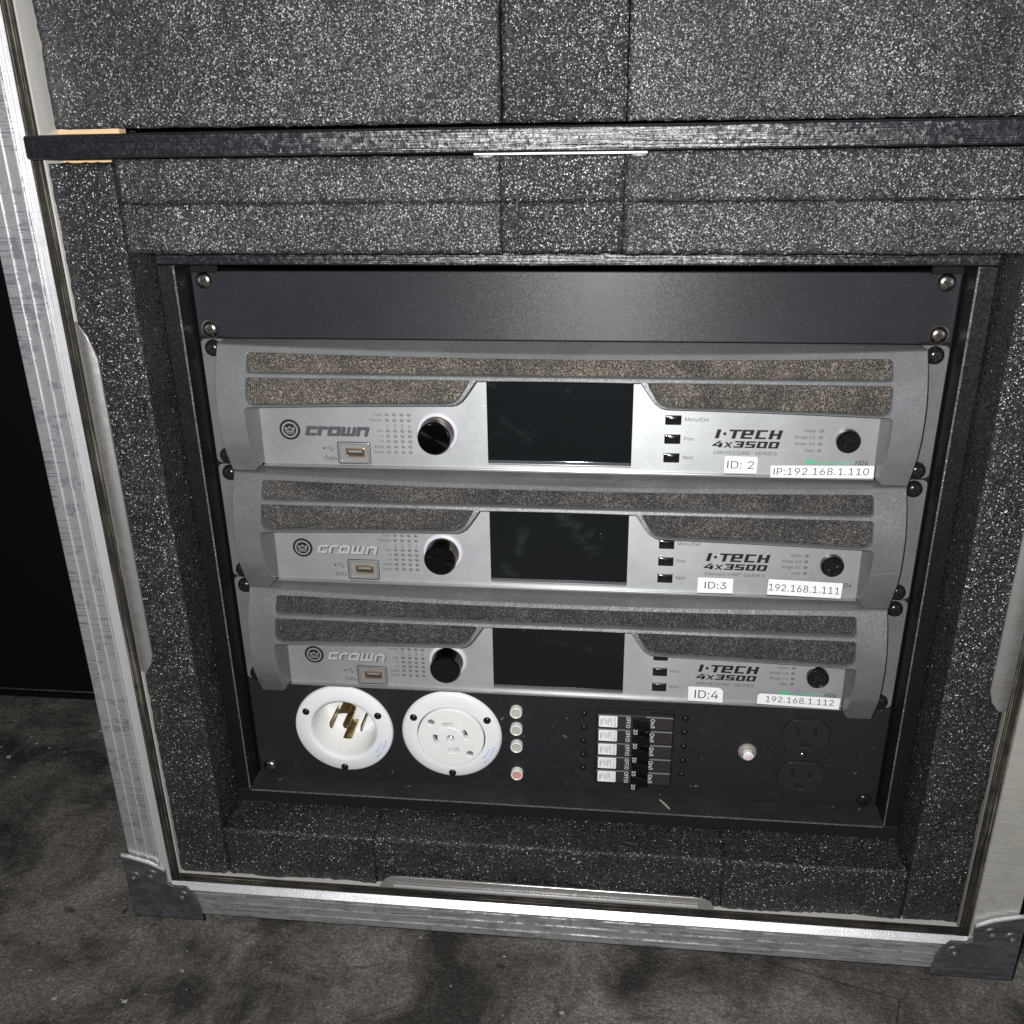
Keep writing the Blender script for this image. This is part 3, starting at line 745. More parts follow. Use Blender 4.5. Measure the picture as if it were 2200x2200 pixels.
class Print:
    """collects flat lettering on planes facing the front (y in mm)"""
    def __init__(s):
        s.v = []
        s.f = []

    def add(s, V, F, y):
        n = len(s.v)
        s.v += [(x * MM, y * MM, z * MM) for x, z in V]
        s.f += [tuple(i + n for i in f) for f in F]

    def text(s, txt, x0, x1, z0, z1, y, shear=0.0, rot=None, spacing=1.0, ref=None):
        """fit text in the box x0..x1, z0..z1 (mm); ref = string whose height fills the box"""
        V, F = text_polys(txt, 1.0, spacing)
        Vr = V if ref is None else text_polys(ref, 1.0)[0]
        w = max(p[0] for p in V)
        lo = min(p[1] for p in Vr)
        hi = max(p[1] for p in Vr)
        out = []
        for px, pz in V:
            u = px / w
            t = (pz - lo) / (hi - lo)
            if rot == -90:      # reads downward
                out.append((x0 + t * (x1 - x0), z1 - u * (z1 - z0)))
            else:
                out.append((x0 + u * (x1 - x0) + shear * (t - 0.5) * (z1 - z0), z0 + t * (z1 - z0)))
        s.add(out, F, y)

    def poly(s, pts, y):
        s.add(pts, [tuple(range(len(pts)))], y)

    def rect(s, x0, x1, z0, z1, y):
        s.poly([(x0, z0), (x1, z0), (x1, z1), (x0, z1)], y)

    def build(s, name, mat, parent, label=None):
        me = bpy.data.meshes.new(name)
        me.from_pydata(s.v, [], s.f)
        # all print faces the front
        bm = bmesh.new()
        bm.from_mesh(me)
        for f in bm.faces:
            f.normal_update()
            if f.normal.y > 0:
                f.normal_flip()
        bm.to_mesh(me)
        bm.free()
        return link_mesh(name, me, mat, parent, label=label)


# squarish wide letters as bars in a unit box: (x0, x1, z0, z1) or polygons
def glyph(ch, tv=0.26, th=0.19):
    L = (0, tv, 0, 1)
    Rr = (1 - tv, 1, 0, 1)
    T = (0, 1, 1 - th, 1)
    B = (0, 1, 0, th)
    m0, m1 = 0.5 - th / 2, 0.5 + th / 2
    Mid = (0, 1, m0, m1)
    G = {
        'I': [(0, 1, 0, 1)], 'T': [T, (0.5 - tv / 2, 0.5 + tv / 2, 0, 1)],
        'E': [L, T, Mid, B, (1 - tv, 1, m0, 1)], 'C': [L, T, B], 'H': [L, Rr, Mid],
        'c': [L, T, B], 'r': [L, T], 'o': [L, Rr, T, B], 'w': [L, Rr, B, (0.5 - tv / 2.6, 0.5 + tv / 2.6, 0, 1)], 'n': [L, Rr, T],
        '3': [Rr, T, (0.25, 1, m0, m1), B], '5': [T, (0, tv, 0.5, 1), Mid, (1 - tv, 1, 0, 0.5), B], '0': [L, Rr, T, B],
        '4': [[(0.55, 1), (0.82, 1), (0.30, 0.38), (0.02, 0.38)], (0.0, 1, 0.20, 0.39), (0.62, 0.62 + tv, 0, 0.72)],
        'x': [[(0, 0), (0.27, 0), (1, 0.82), (0.73, 0.82)], [(0.73, 0), (1, 0), (0.27, 0.82), (0, 0.82)]],
        '.': [circ(0.5, 0.5, 0.5, 12)],
    }
    return G[ch]


def wide_word(pr, items, x0, z0, h, y, shear, tv=0.26, th=0.19, lift=0.004):
    """items: (char, width in mm, gap after); drawn into Print pr"""
    x = x0
    k = 0
    for ch, w, gap in items:
        if ch == '.':
            r = w / 2
            pr.poly([(px, pz) for px, pz in circ(x + r + shear * h * 0.5, z0 + h * 0.52, r, 12)], y)
        else:
            for g in glyph(ch, tv * h / w if ch != 'I' else tv, th):
                pts = g if isinstance(g, list) else [(g[0], g[2]), (g[1], g[2]), (g[1], g[3]), (g[0], g[3])]
                pr.poly([(x + a * w + shear * b * h, z0 + b * h) for a, b in pts], y - lift * k)
                k = (k + 1) % 6
        x += w + gap
    return x


# screws ---------------------------------------------------------------------------------
screw_me = {}
recess_me = {}


def screw(parent, x, z, y, mat, r=5.6, h=2.6, washer=False, rec='dark', name="screw", spin=None):
    key = (mat.name, r, h, washer)
    if key not in screw_me:
        prof = [(0, -h), (r * 0.30, -h * 0.985), (r * 0.55, -h * 0.92), (r * 0.78, -h * 0.72), (r * 0.93, -h * 0.42), (r, -h * 0.1), (r, 0.4)]
        if washer:
            prof = prof[:-1] + [(r, -0.5), (r * 1.16, -0.45), (r * 1.2, 0.1), (r * 1.2, 0.4)]
        me = lathe_me("screw_head", prof, 24)
        me.materials.append(mat)
        screw_me[key] = me
        bm = bmesh.new()
        for a, b in ((0.50, 0.13), (0.13, 0.50)):
            q = box_bm(-r * a * MM, r * a * MM, -(h + 0.06) * MM, -(h * 0.80) * MM, -r * b * MM, r * b * MM)
            tmp = bpy.data.meshes.new("q")
            q.to_mesh(tmp)
            q.free()
            bm.from_mesh(tmp)
            bpy.data.meshes.remove(tmp)
        rm = to_me(bm, "cross_recess")
        rm.materials.append(M['pitch'] if 'black' in mat.name else M[rec])
        recess_me[key] = rm
    o = link_mesh(name, screw_me[key], None, parent, loc=(x * MM, y * MM, z * MM))
    o.rotation_euler.y = random.uniform(0, 3.1) if spin is None else spin
    link_mesh("cross_recess", recess_me[key], None, o)
    return o


# ---------------------------------------------------------------- setting
FLOOR = -545.0
bm = bmesh.new()
N = 60
vv = [[bm.verts.new((-3 + 6 * i / N, -3 + 6 * j / N, FLOOR * MM)) for j in range(N + 1)] for i in range(N + 1)]
for i in range(N):
    for j in range(N):
        bm.faces.new((vv[i][j], vv[i + 1][j], vv[i + 1][j + 1], vv[i][j + 1]))
g = link_mesh("ground", to_me(bm, "ground"), M['concrete'], None)
g["kind"] = "structure"

bd = empty("stage_panel", (-0.95, 0.30, FLOOR * MM), "black painted upright panel standing on the concrete floor left of the case", "panel")
BO = tuple(bd.location)
box("panel_face", -1900, -520, 300, 318, FLOOR + 6, 900, M['blackout'], bd, 2, off=BO)
box("edge_batten", -519, -508, 296, 340, FLOOR + 1, 900, M['blackout'], bd, 1, off=BO)
box("kick_strip", -1900, -520, 292, 299.5, FLOOR + 0.5, FLOOR + 5.5, M['blackout'], bd, 1, off=BO)

# ---------------------------------------------------------------- the flight case
CASE_LOC = (0.0, 0.15, FLOOR * MM)
case = empty("flight_case", CASE_LOC, "open shock-mount rack case with scuffed aluminium edges and charcoal foam lining", "flight case")


def cb(name, x0, x1, y0, y1, z0, z1, mat, parent=None, bev=0.0, label=None, seg=2):
    if parent is None or parent is case:
        return box(name, x0, x1, y0, y1, z0, z1, mat, case, bev, label, seg, off=CASE_LOC)
    return box(name, x0, x1, y0, y1, z0, z1, mat, parent, bev, label, seg, off=CASE_LOC)


def lip(name, sec, a0, a1, parent, along='z'):
    """slanted extrusion: section (u, y) swept along z or x, in mm"""
    bm = bmesh.new()
    ends = []
    for t in (a0, a1):
        row = []
        for u, yy in sec:
            p = (u, yy, t) if along == 'z' else (t, yy, u)
            row.append(bm.verts.new([q * MM - o for q, o in zip(p, CASE_LOC)]))
        ends.append(row)
    n = len(sec)
    for i in range(n):
        bm.faces.new((ends[0][i], ends[0][(i + 1) % n], ends[1][(i + 1) % n], ends[1][i]))
    bm.faces.new(ends[0])
    bm.faces.new(ends[1])
    bmesh.ops.recalc_face_normals(bm, faces=bm.faces)
    bmesh.ops.bevel(bm, geom=list(bm.edges), offset=0.0003, segments=1, affect='EDGES')
    return link_mesh(name, to_me(bm, name), M['lip'], parent)


XI = 294.5       # inside of the plywood walls
XO = 302.5       # outside of the plywood, where the aluminium begins
XA = 333.0       # outside of the aluminium
ZB = -456.5      # inside of the plywood floor
ZT = 182.0       # inside of the plywood roof
YF = -56.0       # front of the plywood
for s, m in ((-1, 'alu'), (1, 'alur')):
    a, b = sorted((s * XI, s * XO))
    cb("plywood_side", a, b, YF, 420, ZB - 9, ZT + 9, M['plyx'])
    a, b = sorted((s * (XI - 1.2), s * (XI - 0.02)))
    cb("laminate_edge", a, b, YF - 0.9, 60, ZB, ZT, M['liner'] if s < 0 else M['linerdull'], None, 0.3)
    a, b = sorted((s * (XO + (4.6 if s < 0 else 0.1)), s * XA))
    bar = cb("edge_bar", a, b, YF - 2.0, -12, ZB - 40, ZT + 40, M[m], None, 0.8, "scuffed left aluminium edge" if s < 0 else "dull beige right aluminium edge")
    if s < 0:
        lip("edge_lip", [(-XO - 0.05, YF + 0.4), (-XO - 4.5, YF - 4.4), (-XO - 4.5, -12), (-XO - 0.05, -12)], ZB - 13.5, ZT + 13.5, bar)
        for k, xr in enumerate((309.5, 317.0, 324.8)):
            cb("ridge", s * xr - 0.55, s * xr + 0.55, YF - 2.75, YF - 1.6, ZB - 40, ZT + 40, M['lip'], bar, 0.3)
    a, b = sorted((s * (XA - 2.5), s * (XA - 0.6)))
    cb("outer_side", a, b, -11.5, 420, ZB - 38, ZT + 38, M['paint'])
cb("plywood_floor", -XI + 0.05, XI - 0.05, YF + 0.3, 420, ZB - 9, ZB, M['plyz'])
cb("laminate_edge", -XI + 1.3, XI - 1.3, YF - 0.7, 60, ZB + 0.02, ZB + 1.1, M['liner'], None, 0.3)
cb("plywood_roof", -XI + 0.05, XI - 0.05, YF + 0.3, 420, ZT, ZT + 9, M['plyz'])
barb = cb("edge_bar", -XO + 1, XO - 1, YF - 2.0, -12, ZB - 40, ZB - 13.8, M['alux'], None, 0.8, "grimy bottom aluminium edge")
lip("edge_lip", [(ZB - 9.1, YF + 0.4), (ZB - 13.6, YF - 4.4), (ZB - 13.6, -12), (ZB - 9.1, -12)], -XO - 0.02, XO - 0.1, barb, 'x')
for zr in (-18.5, -26, -33.5):
    cb("ridge", -XO + 2, XO - 2, YF - 2.75, YF - 1.6, ZB + zr - 0.5, ZB + zr + 0.5, M['alux'], barb, 0.3)
bart = cb("edge_bar", -XO + 1, XO - 1, YF - 2.0, -12, ZT + 13.8, ZT + 40, M['alux'], None, 0.8)
cb("edge_lip", -XO - 0.02, XO + 0.02, YF - 4.5, -12, ZT + 9.1, ZT + 13.6, M['lip'], bart, 0.9)
cb("back_panel", -XI + 0.1, XI - 0.1, 420.5, 429, ZB - 9, ZT + 9, M['paint'])
cb("base_panel", -XA + 4, XA - 4, -11, 429.5, ZB - 39, ZB - 30, M['paint'])
for xs in (-1, 1):
    for ys in (30, 380):
        cb("foot", xs * 290 - 22, xs * 290 + 22, ys - 22, ys + 22, FLOOR, ZB - 39.1, M['black'], None, 2)


# foam: blocks with a torn, lumpy skin
def hash3(i, j, k, s):
    random.seed(i * 73856093 ^ j * 19349663 ^ k * 83492791 ^ s)
    return random.random()


def foam(name, x0, x1, y0, y1, z0, z1, mat, step=3.2, amp=0.5, seed=1, label=None, parent=None, open_back=True):
    nx = max(1, int(round((x1 - x0) / step)))
    nz = max(1, int(round((z1 - z0) / step)))
    ny = max(1, int(round(min(y1 - y0, 60) / step)))
    ylist = [y0 + min(60, y1 - y0) * j / ny for j in range(ny + 1)]
    if y1 - y0 > 60:
        ylist.append(y1)
    ny = len(ylist) - 1
    bm = bmesh.new()
    cache = {}
    rnd = random.Random(seed)

    def vert(i, j, k):
        key = (i, j, k)
        if key not in cache:
            d = [rnd.gauss(0, amp) for _ in range(3)]
            px, pz = x0 + (x1 - x0) * i / nx, z0 + (z1 - z0) * k / nz
            d[1] += 2.4 * mnoise.noise(Vector((px / 34.0, seed * 3.1, pz / 26.0)))
            if rnd.random() < 0.05:
                d[1] += 0.9
            # neighbouring blocks keep their shared seams
            cache[key] = bm.verts.new(((x0 + (x1 - x0) * i / nx + d[0] * 0.5) * MM - CASE_LOC[0],
                                       (ylist[j] + d[1] * (0.8 if j == 0 else 0.3)) * MM - CASE_LOC[1],
                                       (z0 + (z1 - z0) * k / nz + d[2] * 0.5) * MM - CASE_LOC[2]))
        return cache[key]
    for i in range(nx):
        for k in range(nz):
            bm.faces.new((vert(i, 0, k), vert(i + 1, 0, k), vert(i + 1, 0, k + 1), vert(i, 0, k + 1)))
    for j in range(ny):
        for k in range(nz):
            bm.faces.new((vert(0, j, k), vert(0, j, k + 1), vert(0, j + 1, k + 1), vert(0, j + 1, k)))
            bm.faces.new((vert(nx, j, k), vert(nx, j + 1, k), vert(nx, j + 1, k + 1), vert(nx, j, k + 1)))
        for i in range(nx):
            bm.faces.new((vert(i, j, 0), vert(i, j + 1, 0), vert(i + 1, j + 1, 0), vert(i + 1, j, 0)))
            bm.faces.new((vert(i, j, nz), vert(i + 1, j, nz), vert(i + 1, j + 1, nz), vert(i, j + 1, nz)))
    me = to_me(bm, name)
    for p in me.polygons:
        p.use_smooth = True
    return link_mesh(name, me, mat, parent or case, label=label)


XB = 254.5       # outside of the inner rack box
YFO = -54.0      # front of the foam
foam("foam_pad", -XI + 1.1, -XB - 0.9, YFO, 200, ZB + 1, 68.0, M['foam'], seed=1)
foam("foam_pad", XB + 0.9, XI - 1.1, YFO, 200, ZB + 1, 70.5, M['foam'], seed=2)
foam("foam_pad", -XB + 0.3, -30.9, YFO, 120, 45.6, 70.0, M['foam_top'], seed=3)
foam("foam_pad", -XB + 0.3, -30.9, YFO, 120, 17.5, 45.2, M['foam_top'], seed=4)
foam("foam_pad", 37.9, XB - 0.3, YFO, 120, 45.6, 71.5, M['foam_top'], seed=5)
foam("foam_pad", 37.9, XB - 0.3, YFO, 120, 17.5, 45.2, M['foam_top'], seed=6)
foam("foam_block", -30.6, 37.6, YFO + 1.2, 120, 45.6, 70.5, M['foam_cut'], seed=7, label="darker foam block in the middle of the top lining")
foam("foam_block", -30.6, 37.6, YFO + 1.2, 120, 17.8, 45.2, M['foam_cut'], seed=8)
foam("foam_pad", -XB + 0.3, -137.0, YFO, 120, ZB + 1, -412.5, M['foam'], seed=9)
foam("foam_block", -136.7, 124.6, YFO + 0.7, 120, ZB + 1, -412.7, M['foam'], seed=10, label="darker foam block in the middle of the bottom lining")
foam("foam_pad", 124.9, XB - 0.3, YFO, 120, ZB + 1, -412.5, M['foam'], seed=11)
# upper bay above the shelf
foam("foam_pad", -XI + 4, -31.0, YFO + 10, 120, 86.5, 181, M['foam_top'], seed=12)
foam("foam_block", -30.0, 37.6, YFO + 12, 120, 86.5, 181, M['foam_cut'], seed=13)
foam("foam_pad", 38.4, XI - 1.6, YFO + 10, 120, 86.5, 181, M['foam_top'], seed=14)
cb("plywood_liner", -XI + 1.4, -XB - 1, -38, -30, 60, 181, M['tan'])

# shelf board across the front
sh = outline_me("shelf_board", [(-292.6, 118), (-292.6, -60), (-293.6, -66), (-292.4, -70), (-293.4, -74), (-291.5, -77), (340, -77), (340, -60.5), (293, -60.5), (293, 118)], [], -6.2, 6.2, 1.6, 2)
bm = bmesh.new()
bm.from_mesh(sh)
bmesh.ops.bisect_plane(bm, geom=list(bm.verts) + list(bm.edges) + list(bm.faces), plane_co=(0, 0, -0.0605), plane_no=(0, 0, 1), dist=1e-6)
for v in bm.verts:      # lay the outline flat
    x, y, z = v.co
    v.co = (x - CASE_LOC[0], z - CASE_LOC[1], -y + 0.0786 + 0.004 * x - CASE_LOC[2])
bmesh.ops.recalc_face_normals(bm, faces=bm.faces)
bm.to_mesh(sh)
bm.free()
link_mesh("shelf_board", sh, M['paintrough'], case, label="black painted plywood shelf edge across the top")
st = cb("strike_plate", -43, 49.5, -70, -57, 70.7, 72.2, M['lip'], None, 0.6, "thin shiny metal plate under the shelf")
for xr in (-36.5, 45):
    me = lathe_me("rivet", [(0, -1.6), (2.6, -1.4), (4.0, -0.6), (4.2, 0), (0, 0)], 20)
    o = link_mesh("rivet", me, M['lip'], st, loc=(xr * MM - CASE_LOC[0], -0.066 - CASE_LOC[1], 0.0706 - CASE_LOC[2]))
    o.rotation_euler.x = math.radians(90)

# guide plates tucked between plywood and foam
def guide(poly, mat, parent_label, tilt):
    me = outline_me("guide_plate", poly, [], YF - 1.6, YF + 0.2, 0.5, 2, [q for q in range(-293, -283)] + [q for q in range(282, 294)])
    for v in me.vertices:
        x, y, z = v.co
        y += tilt(x, z)
        v.co = (x - CASE_LOC[0], y - CASE_LOC[1], z - CASE_LOC[2])
    link_mesh("guide_plate", me, mat, case, label=parent_label)


guide([(-294.2, -271), (-294.2, -22), (-291, -24), (-286.5, -31), (-283.2, -45), (-283.2, -258), (-285, -265), (-289, -270.5)], M['plateguide'],
      "grey guide plate on the left wall", lambda x, z: -0.0018 * math.sin(math.pi * min(1, max(0, (x + 0.2942) / 0.011))))
guide([(294.2, -271), (294.2, -22), (290, -24), (284.5, -31), (281.5, -45), (281.5, -256), (283.5, -264), (288, -270)], M['plateguide'],
      "grey guide plate on the right wall", lambda x, z: -0.0018 * math.sin(math.pi * min(1, max(0, (0.2942 - x) / 0.0127))))
guide([(-134, ZB + 0.4), (120, ZB + 0.4), (117.5, -449), (112, -446.3), (104, -445.2), (-118, -444.6), (-125, -445.6), (-129, -448.2)], M['plateguidex'],
      "shiny guide plate on the bottom wall", lambda x, z: 0.0)
me = box_bm(-0.122, 0.108, -0.0594, -0.0578, -0.4535, -0.4515, 0.0006)
me = to_me(me, "guide_fold", True)
for v in me.vertices:
    v.co -= Vector(CASE_LOC)
link_mesh("guide_fold", me, M['lip'], case)

# corner brackets
for s in (-1, 1):
    pts = [(-337, -438.5), (-330, -440), (-322, -442), (-315, -444.4), (-308, -447.6), (-303.4, -450.6), (-303.4, -463.5), (-299.5, -466.4), (-289, -466.4),
           (-284.5, -472), (-281, -481), (-279.5, -490), (-279, -499.5), (-337, -499.5)]
    pts = [(s * -x, z) if s > 0 else (x, z) for x, z in pts]
    me = outline_me("corner_bracket", pts, [], YF - 5.4, YF - 3.2, 0.7, 2)
    for v in me.vertices:
        v.co -= Vector(CASE_LOC)
    br = link_mesh("corner_bracket", me, M['zinc'], case, label="grey zinc corner bracket, lower " + ("left" if s < 0 else "right"))
    me = outline_me("bracket_rim", [(-337, -437), (-315, -443.2), (-303.4, -449.6), (-303.4, -451.2), (-315, -445.2), (-330, -440.6), (-337, -439.2)] if s < 0 else
                    [(337, -437), (315, -443.2), (303.4, -449.6), (303.4, -451.2), (315, -445.2), (330, -440.6), (337, -439.2)], [], YF - 6.2, YF - 3.4, 0.4, 1)
    for v in me.vertices:
        v.co -= Vector(CASE_LOC)
    link_mesh("bracket_rim", me, M['lip'], br)
    for xr, zr in ((-314.6, -455), (-291.8, -474.5), (-329, -458)):
        me = lathe_me("rivet", [(0, 0.6), (1.6, 0.2), (2.4, -0.9), (3.6, -1.3), (4.6, -0.7), (4.9, 0), (4.9, 0.5)], 24)
        link_mesh("rivet", me, M['zinc'], br, loc=((xr if s < 0 else -xr) * MM - CASE_LOC[0], (YF - 5.5) * MM - CASE_LOC[1], zr * MM - CASE_LOC[2]))

# inner rack box
YB = -20.0
for s in (-1, 1):
    a, b = sorted((s * 243.2, s * XB))
    cb("rack_box_side", a, b, YB, 300, -400.6, 6.0, M['paint'], None, 0.9)
    a, b = sorted((s * 225.0, s * 243.0))
    cb("rack_rail", a, b, 3.6, 5.6, -400.2, 5.6, M['matt'])
cb("rack_box_roof", -XB, XB, YB - 0.3, 300, 6.2, 16.4, M['paintrough'], None, 1.0)
cb("rack_box_floor", -XB, XB, YB - 0.3, 300, -412.0, -400.9, M['ledge'], None, 1.0)
for s in (-1, 1):
    a, b = sorted((s * 242.9, s * 243.9))
    cb("worn_edge", a, b, YB - 0.25, YB + 0.7, -400.2, 5.8, M['worn'], None, 0.2)  # pale strip: scuffed paint plus a painted glint where the bevel catches the flash
cb("worn_edge", -242.8, 242.8, YB - 0.55, YB + 0.4, -401.8, -400.75, M['worn'], None, 0.2)
cb("rack_box_back", -243, 243, 290, 299, -400.5, 5.9, M['matt'])

# ---------------------------------------------------------------- blank panel
blank = empty("blank_panel", (0, 0, -0.0222), "satin black blank rack panel above the three amplifiers", "rack panel")
notch = [(-241.3, -21.0), (-224, -21.0), (-222, -21.8), (222, -21.8), (224, -21.0), (241.3, -21.0), (241.3, 21.0), (224, 21.0), (222, 21.8), (-222, 21.8), (-224, 21.0), (-241.3, 21.0)]
me = outline_me("plate", notch, [], -0.9, 2.6, 0.9, 3)
link_mesh("plate", me, M['blank'], blank)
for s in (-1, 1):
    screw(blank, s * 232.6, 15.9, -1.0, M['steel'], 5.6, 2.8, False)
    screw(blank, s * 232.6, -15.9, -1.0, M['steel'], 5.4, 2.8, True)

# ---------------------------------------------------------------- amplifier
PROF = [(4, -14), (0, -15), (-6, -18.5), (-12, -22), (-20, -25.5), (-30, -28.5), (-40, -29.5), (-52, -29.5), (-65, -27), (-75, -22.5), (-82, -19), (-90, -15)]


def prof(h):
    for (a, ya), (b, yb) in zip(PROF, PROF[1:]):
        if b <= h <= a:
            t = (h - a) / (b - a)
            return ya + (yb - ya) * t
    return PROF[-1][1]


def sag(x):
    return 4.6 * max(0.0, 1 - (x / 224.0) ** 2)


def arch(x):
    return 3.6 * max(0.0, 1 - (x / 205.0) ** 2)


def bezel_warp(x, y, z, t):
    """t = 1 at the front of the flat plate, 0 at its back"""
    h = z / MM
    xm = x / MM
    f = min(1.0, max(0.0, (t - 0.5) * 2))
    yy = prof(h) * MM * f + (y if t > 0.5 else 0.0) * 0 - (t - 1.0) * 0.012 * f
    if f <= 0:
        yy = -0.0005
    hz = h - sag(xm) * min(1, max(0, (h + 17.5) / 17.5)) * f
    return x, yy, hz * MM


def span(xs):
    return xs


def build_amp():
    root = empty("amplifier", (0, 0, 0), "x", "amplifier", "rack amplifiers with silver control panels")
    xs = [-224 + 448 * k / 32 for k in range(33)]
    outer = [(x, 0.0) for x in reversed(xs)]                       # top, right to left
    outer += [(-224.0, -30), (-224.0, -60), (-224.0, -88.0), (-207.5, -88.0), (-205.0, -85.0), (-204.6, -62), (-204.6, -41.5), (-203.6, -40.0)]
    low = [-202.6 + 134.6 * k / 12 for k in range(13)]
    outer += [(x, -39.6 + arch(x)) for x in low[0:]]
    outer += [(-64.5, -35.6), (-61.0, -33.4), (-58.0, -29.8), (-51.6, -20.9)]
    outer += [(-30, -20.7), (0, -20.6), (30, -20.7)]
    outer += [(51.6, -20.9), (58.0, -29.8), (61.0, -33.4), (64.5, -35.6)]
    outer += [(-x, -39.6 + arch(x)) for x in reversed(low)]
    outer += [(203.6, -40.0), (204.6, -41.5), (204.6, -62), (205.0, -85.0), (207.5, -88.0), (224.0, -88.0), (224.0, -60), (224.0, -30)]
    # remove repeats
    o2 = []
    for p in outer:
        if not o2 or (abs(p[0] - o2[-1][0]) + abs(p[1] - o2[-1][1])) > 0.05:
            o2.append(p)
    gx = [-202 + 404 * k / 24 for k in range(25)]
    h1 = [(-203, -6.2), (-202, -5.0)] + [(x, -4.7) for x in gx[1:-1]] + [(202, -5.0), (203, -6.2), (203, -15.6), (201.8, -17.0)] + [(x, -17.2 + 0.0) for x in reversed(gx[1:-1])] + [(-201.8, -17.0), (-203, -15.6)]

    def h2(s):
        top = -20.6
        pts = [(203, -22.0), (202, top), (150, top), (100, top), (66, top), (57.0, top - 0.1)]
        pts += [(57.8, -22.6), (62.2, -29.6), (65.2, -32.8), (69.5, -34.4)]
        lw = [76, 90, 105, 120, 135, 150, 165, 180, 192]
        pts += [(x, -38.0 + arch(x)) for x in lw] + [(199, -37.7), (202, -36.6), (203, -34)]
        return [(s * x, z) for x, z in pts]
    cuts_z = [-3, -6, -9, -12, -16, -20, -25, -30, -35, -40, -46, -52, -58, -65, -70, -75, -80, -84]
    cuts_x = [-210 + 20 * k for k in range(22)]
    me = outline_me("bezel", o2, [h1, h2(-1), h2(1)], -10, 10, 0.9, 2, cuts_x, cuts_z, bezel_warp)
    smooth_by_angle(me, 16, False)
    link_mesh("bezel", me, M['grey'], root)

    # reticulated filter pads behind the openings
    def pad(name, x0, x1, ftop, fbot, mat, back=4.2, seed=0):
        rnd = random.Random(seed)
        bm = bmesh.new()
        nx = int((x1 - x0) / 2.2)
        nz = 8
        rows = []
        for i in range(nx + 1):
            x = x0 + (x1 - x0) * i / nx
            a, b = ftop(x), fbot(x)
            rows.append([bm.verts.new((x * MM, (prof(a + (b - a) * j / nz) + back + rnd.gauss(0, 0.42)) * MM, (a + (b - a) * j / nz) * MM)) for j in range(nz + 1)])
        for i in range(nx):
            for j in range(nz):
                bm.faces.new((rows[i][j], rows[i][j + 1], rows[i + 1][j + 1], rows[i + 1][j]))
        for f in bm.faces:
            f.normal_update()
        bmesh.ops.solidify(bm, geom=list(bm.faces), thickness=0.003)
        me = to_me(bm, name)
        for p in me.polygons:
            p.use_smooth = True
        return link_mesh(name, me, mat, root)
    def low_edge(x):
        q = abs(x)
        return max(-38.6 + arch(x), -21.0 - (q - 56.0) * 1.62)
    pad("filter_pad", -204, 204, lambda x: -4.0 - sag(x) * 0.72, lambda x: -17.9, M['filt'], 3.8, 3)
    pad("filter_pad", -204, -56, lambda x: -19.9, low_edge, M['filt'], 3.6, 4)
    pad("filter_pad", 56, 204, lambda x: -19.9, low_edge, M['filt'], 3.6, 5)
    # chassis and ears
    box("chassis", -222, 222, 0.3, 120, -87.6, -0.6, M['matt'], root)
    for s in (-1, 1):
        a, b = sorted((s * 223.6, s * 241.3))
        me = outline_me("rack_ear", rrect(a, b, -88.0, -0.4, 3.2, 4), [], -0.2, 2.8, 0.4, 1)
        link_mesh("rack_ear", me, M['ear'], root)
        screw(root, s * 232.6, -6.4, -0.3, M['blackscrew'], 5.8, 4.8)
        screw(root, s * 232.6, -82.4, -0.3, M['blackscrew'], 5.8, 4.8)
    # silver control panel with a folded bottom rim
    PY = -4.0
    me = outline_me("control_panel", [(-205.8, -86.6), (205.8, -86.6), (205.8, -19.2), (-205.8, -19.2)], [], PY, -0.6, 0.3, 1)
    link_mesh("control_panel", me, M['silver'], root)
    box("panel_rim", -205.0, 205.0, -6.4, -0.8, -88.1, -86.3, M['rim'], root, 0.5)
    # display
    d = box("display", -48.2, 48.0, PY - 0.5, PY + 1, -82.6, -21.5, M['glass'], root, 0.2)
    box("display_edge", -47.8, 47.6, PY - 0.9, PY - 0.55, -82.4, -80.2, M['edgeglass'], d, 0.12)
    box("display_edge", -47.8, 47.6, PY - 0.8, PY - 0.55, -83.6, -82.7, M['rim'], d, 0.1)
    y = PY - 0.06
    # badge
    bd_ = link_mesh("badge", lathe_me("badge", [(0, -0.35), (7.1, -0.35), (7.3, -0.2), (7.3, 0.1)], 40), M['ink'], root, loc=(-184.6 * MM, PY * MM, -61.6 * MM))
    p = Print()
    p.add([(0, 0)] + circ(0, 0, 5.7, 36), [(0, k, k % 36 + 1) for k in range(1, 37)], -0.40)
    p.build("badge_ring", M['silver'], bd_)
    p = Print()
    p.add([(0, 0)] + circ(0, 0, 4.5, 36), [(0, k, k % 36 + 1) for k in range(1, 37)], -0.44)
    p.build("badge_centre", M['ink'], bd_)
    p = Print()
    p.poly([(-3.1, -0.6), (3.1, -0.6), (3.5, 2.2), (1.6, 1.0), (0.2, 2.6), (-0.2, 2.6), (-1.6, 1.0), (-3.5, 2.2)], -0.48)
    p.rect(-3.0, 3.0, -1.8, -1.1, -0.48)
    p.rect(-2.6, 2.6, -2.9, -2.3, -0.48)
    p.build("crown_mark", M['silver'], bd_)
    p = Print()
    p.poly([(-2.0, -0.25), (2.0, -0.25), (1.6, 0.55), (0, 1.25), (-1.6, 0.55)], -0.5)
    p.build("crown_notch", M['ink'], bd_)
    # raised word over an offset dark copy, painted as its outline and shadow
    p = Print()
    wide_word(p, [('c', 7.3, 1.0), ('r', 6.2, 0.9), ('o', 8.2, 1.0), ('w', 9.6, 1.0), ('n', 8.0, 0)], -173.7, -65.75, 6.4, PY - 0.08, 0.30, 0.36, 0.30)
    p.build("wordmark_shadow", M['greyink'], root)
    p = Print()
    wide_word(p, [('c', 7.3, 1.0), ('r', 6.2, 0.9), ('o', 8.2, 1.0), ('w', 9.6, 1.0), ('n', 8.0, 0)], -174.2, -65.2, 6.4, PY - 0.55, 0.30, 0.30, 0.26)
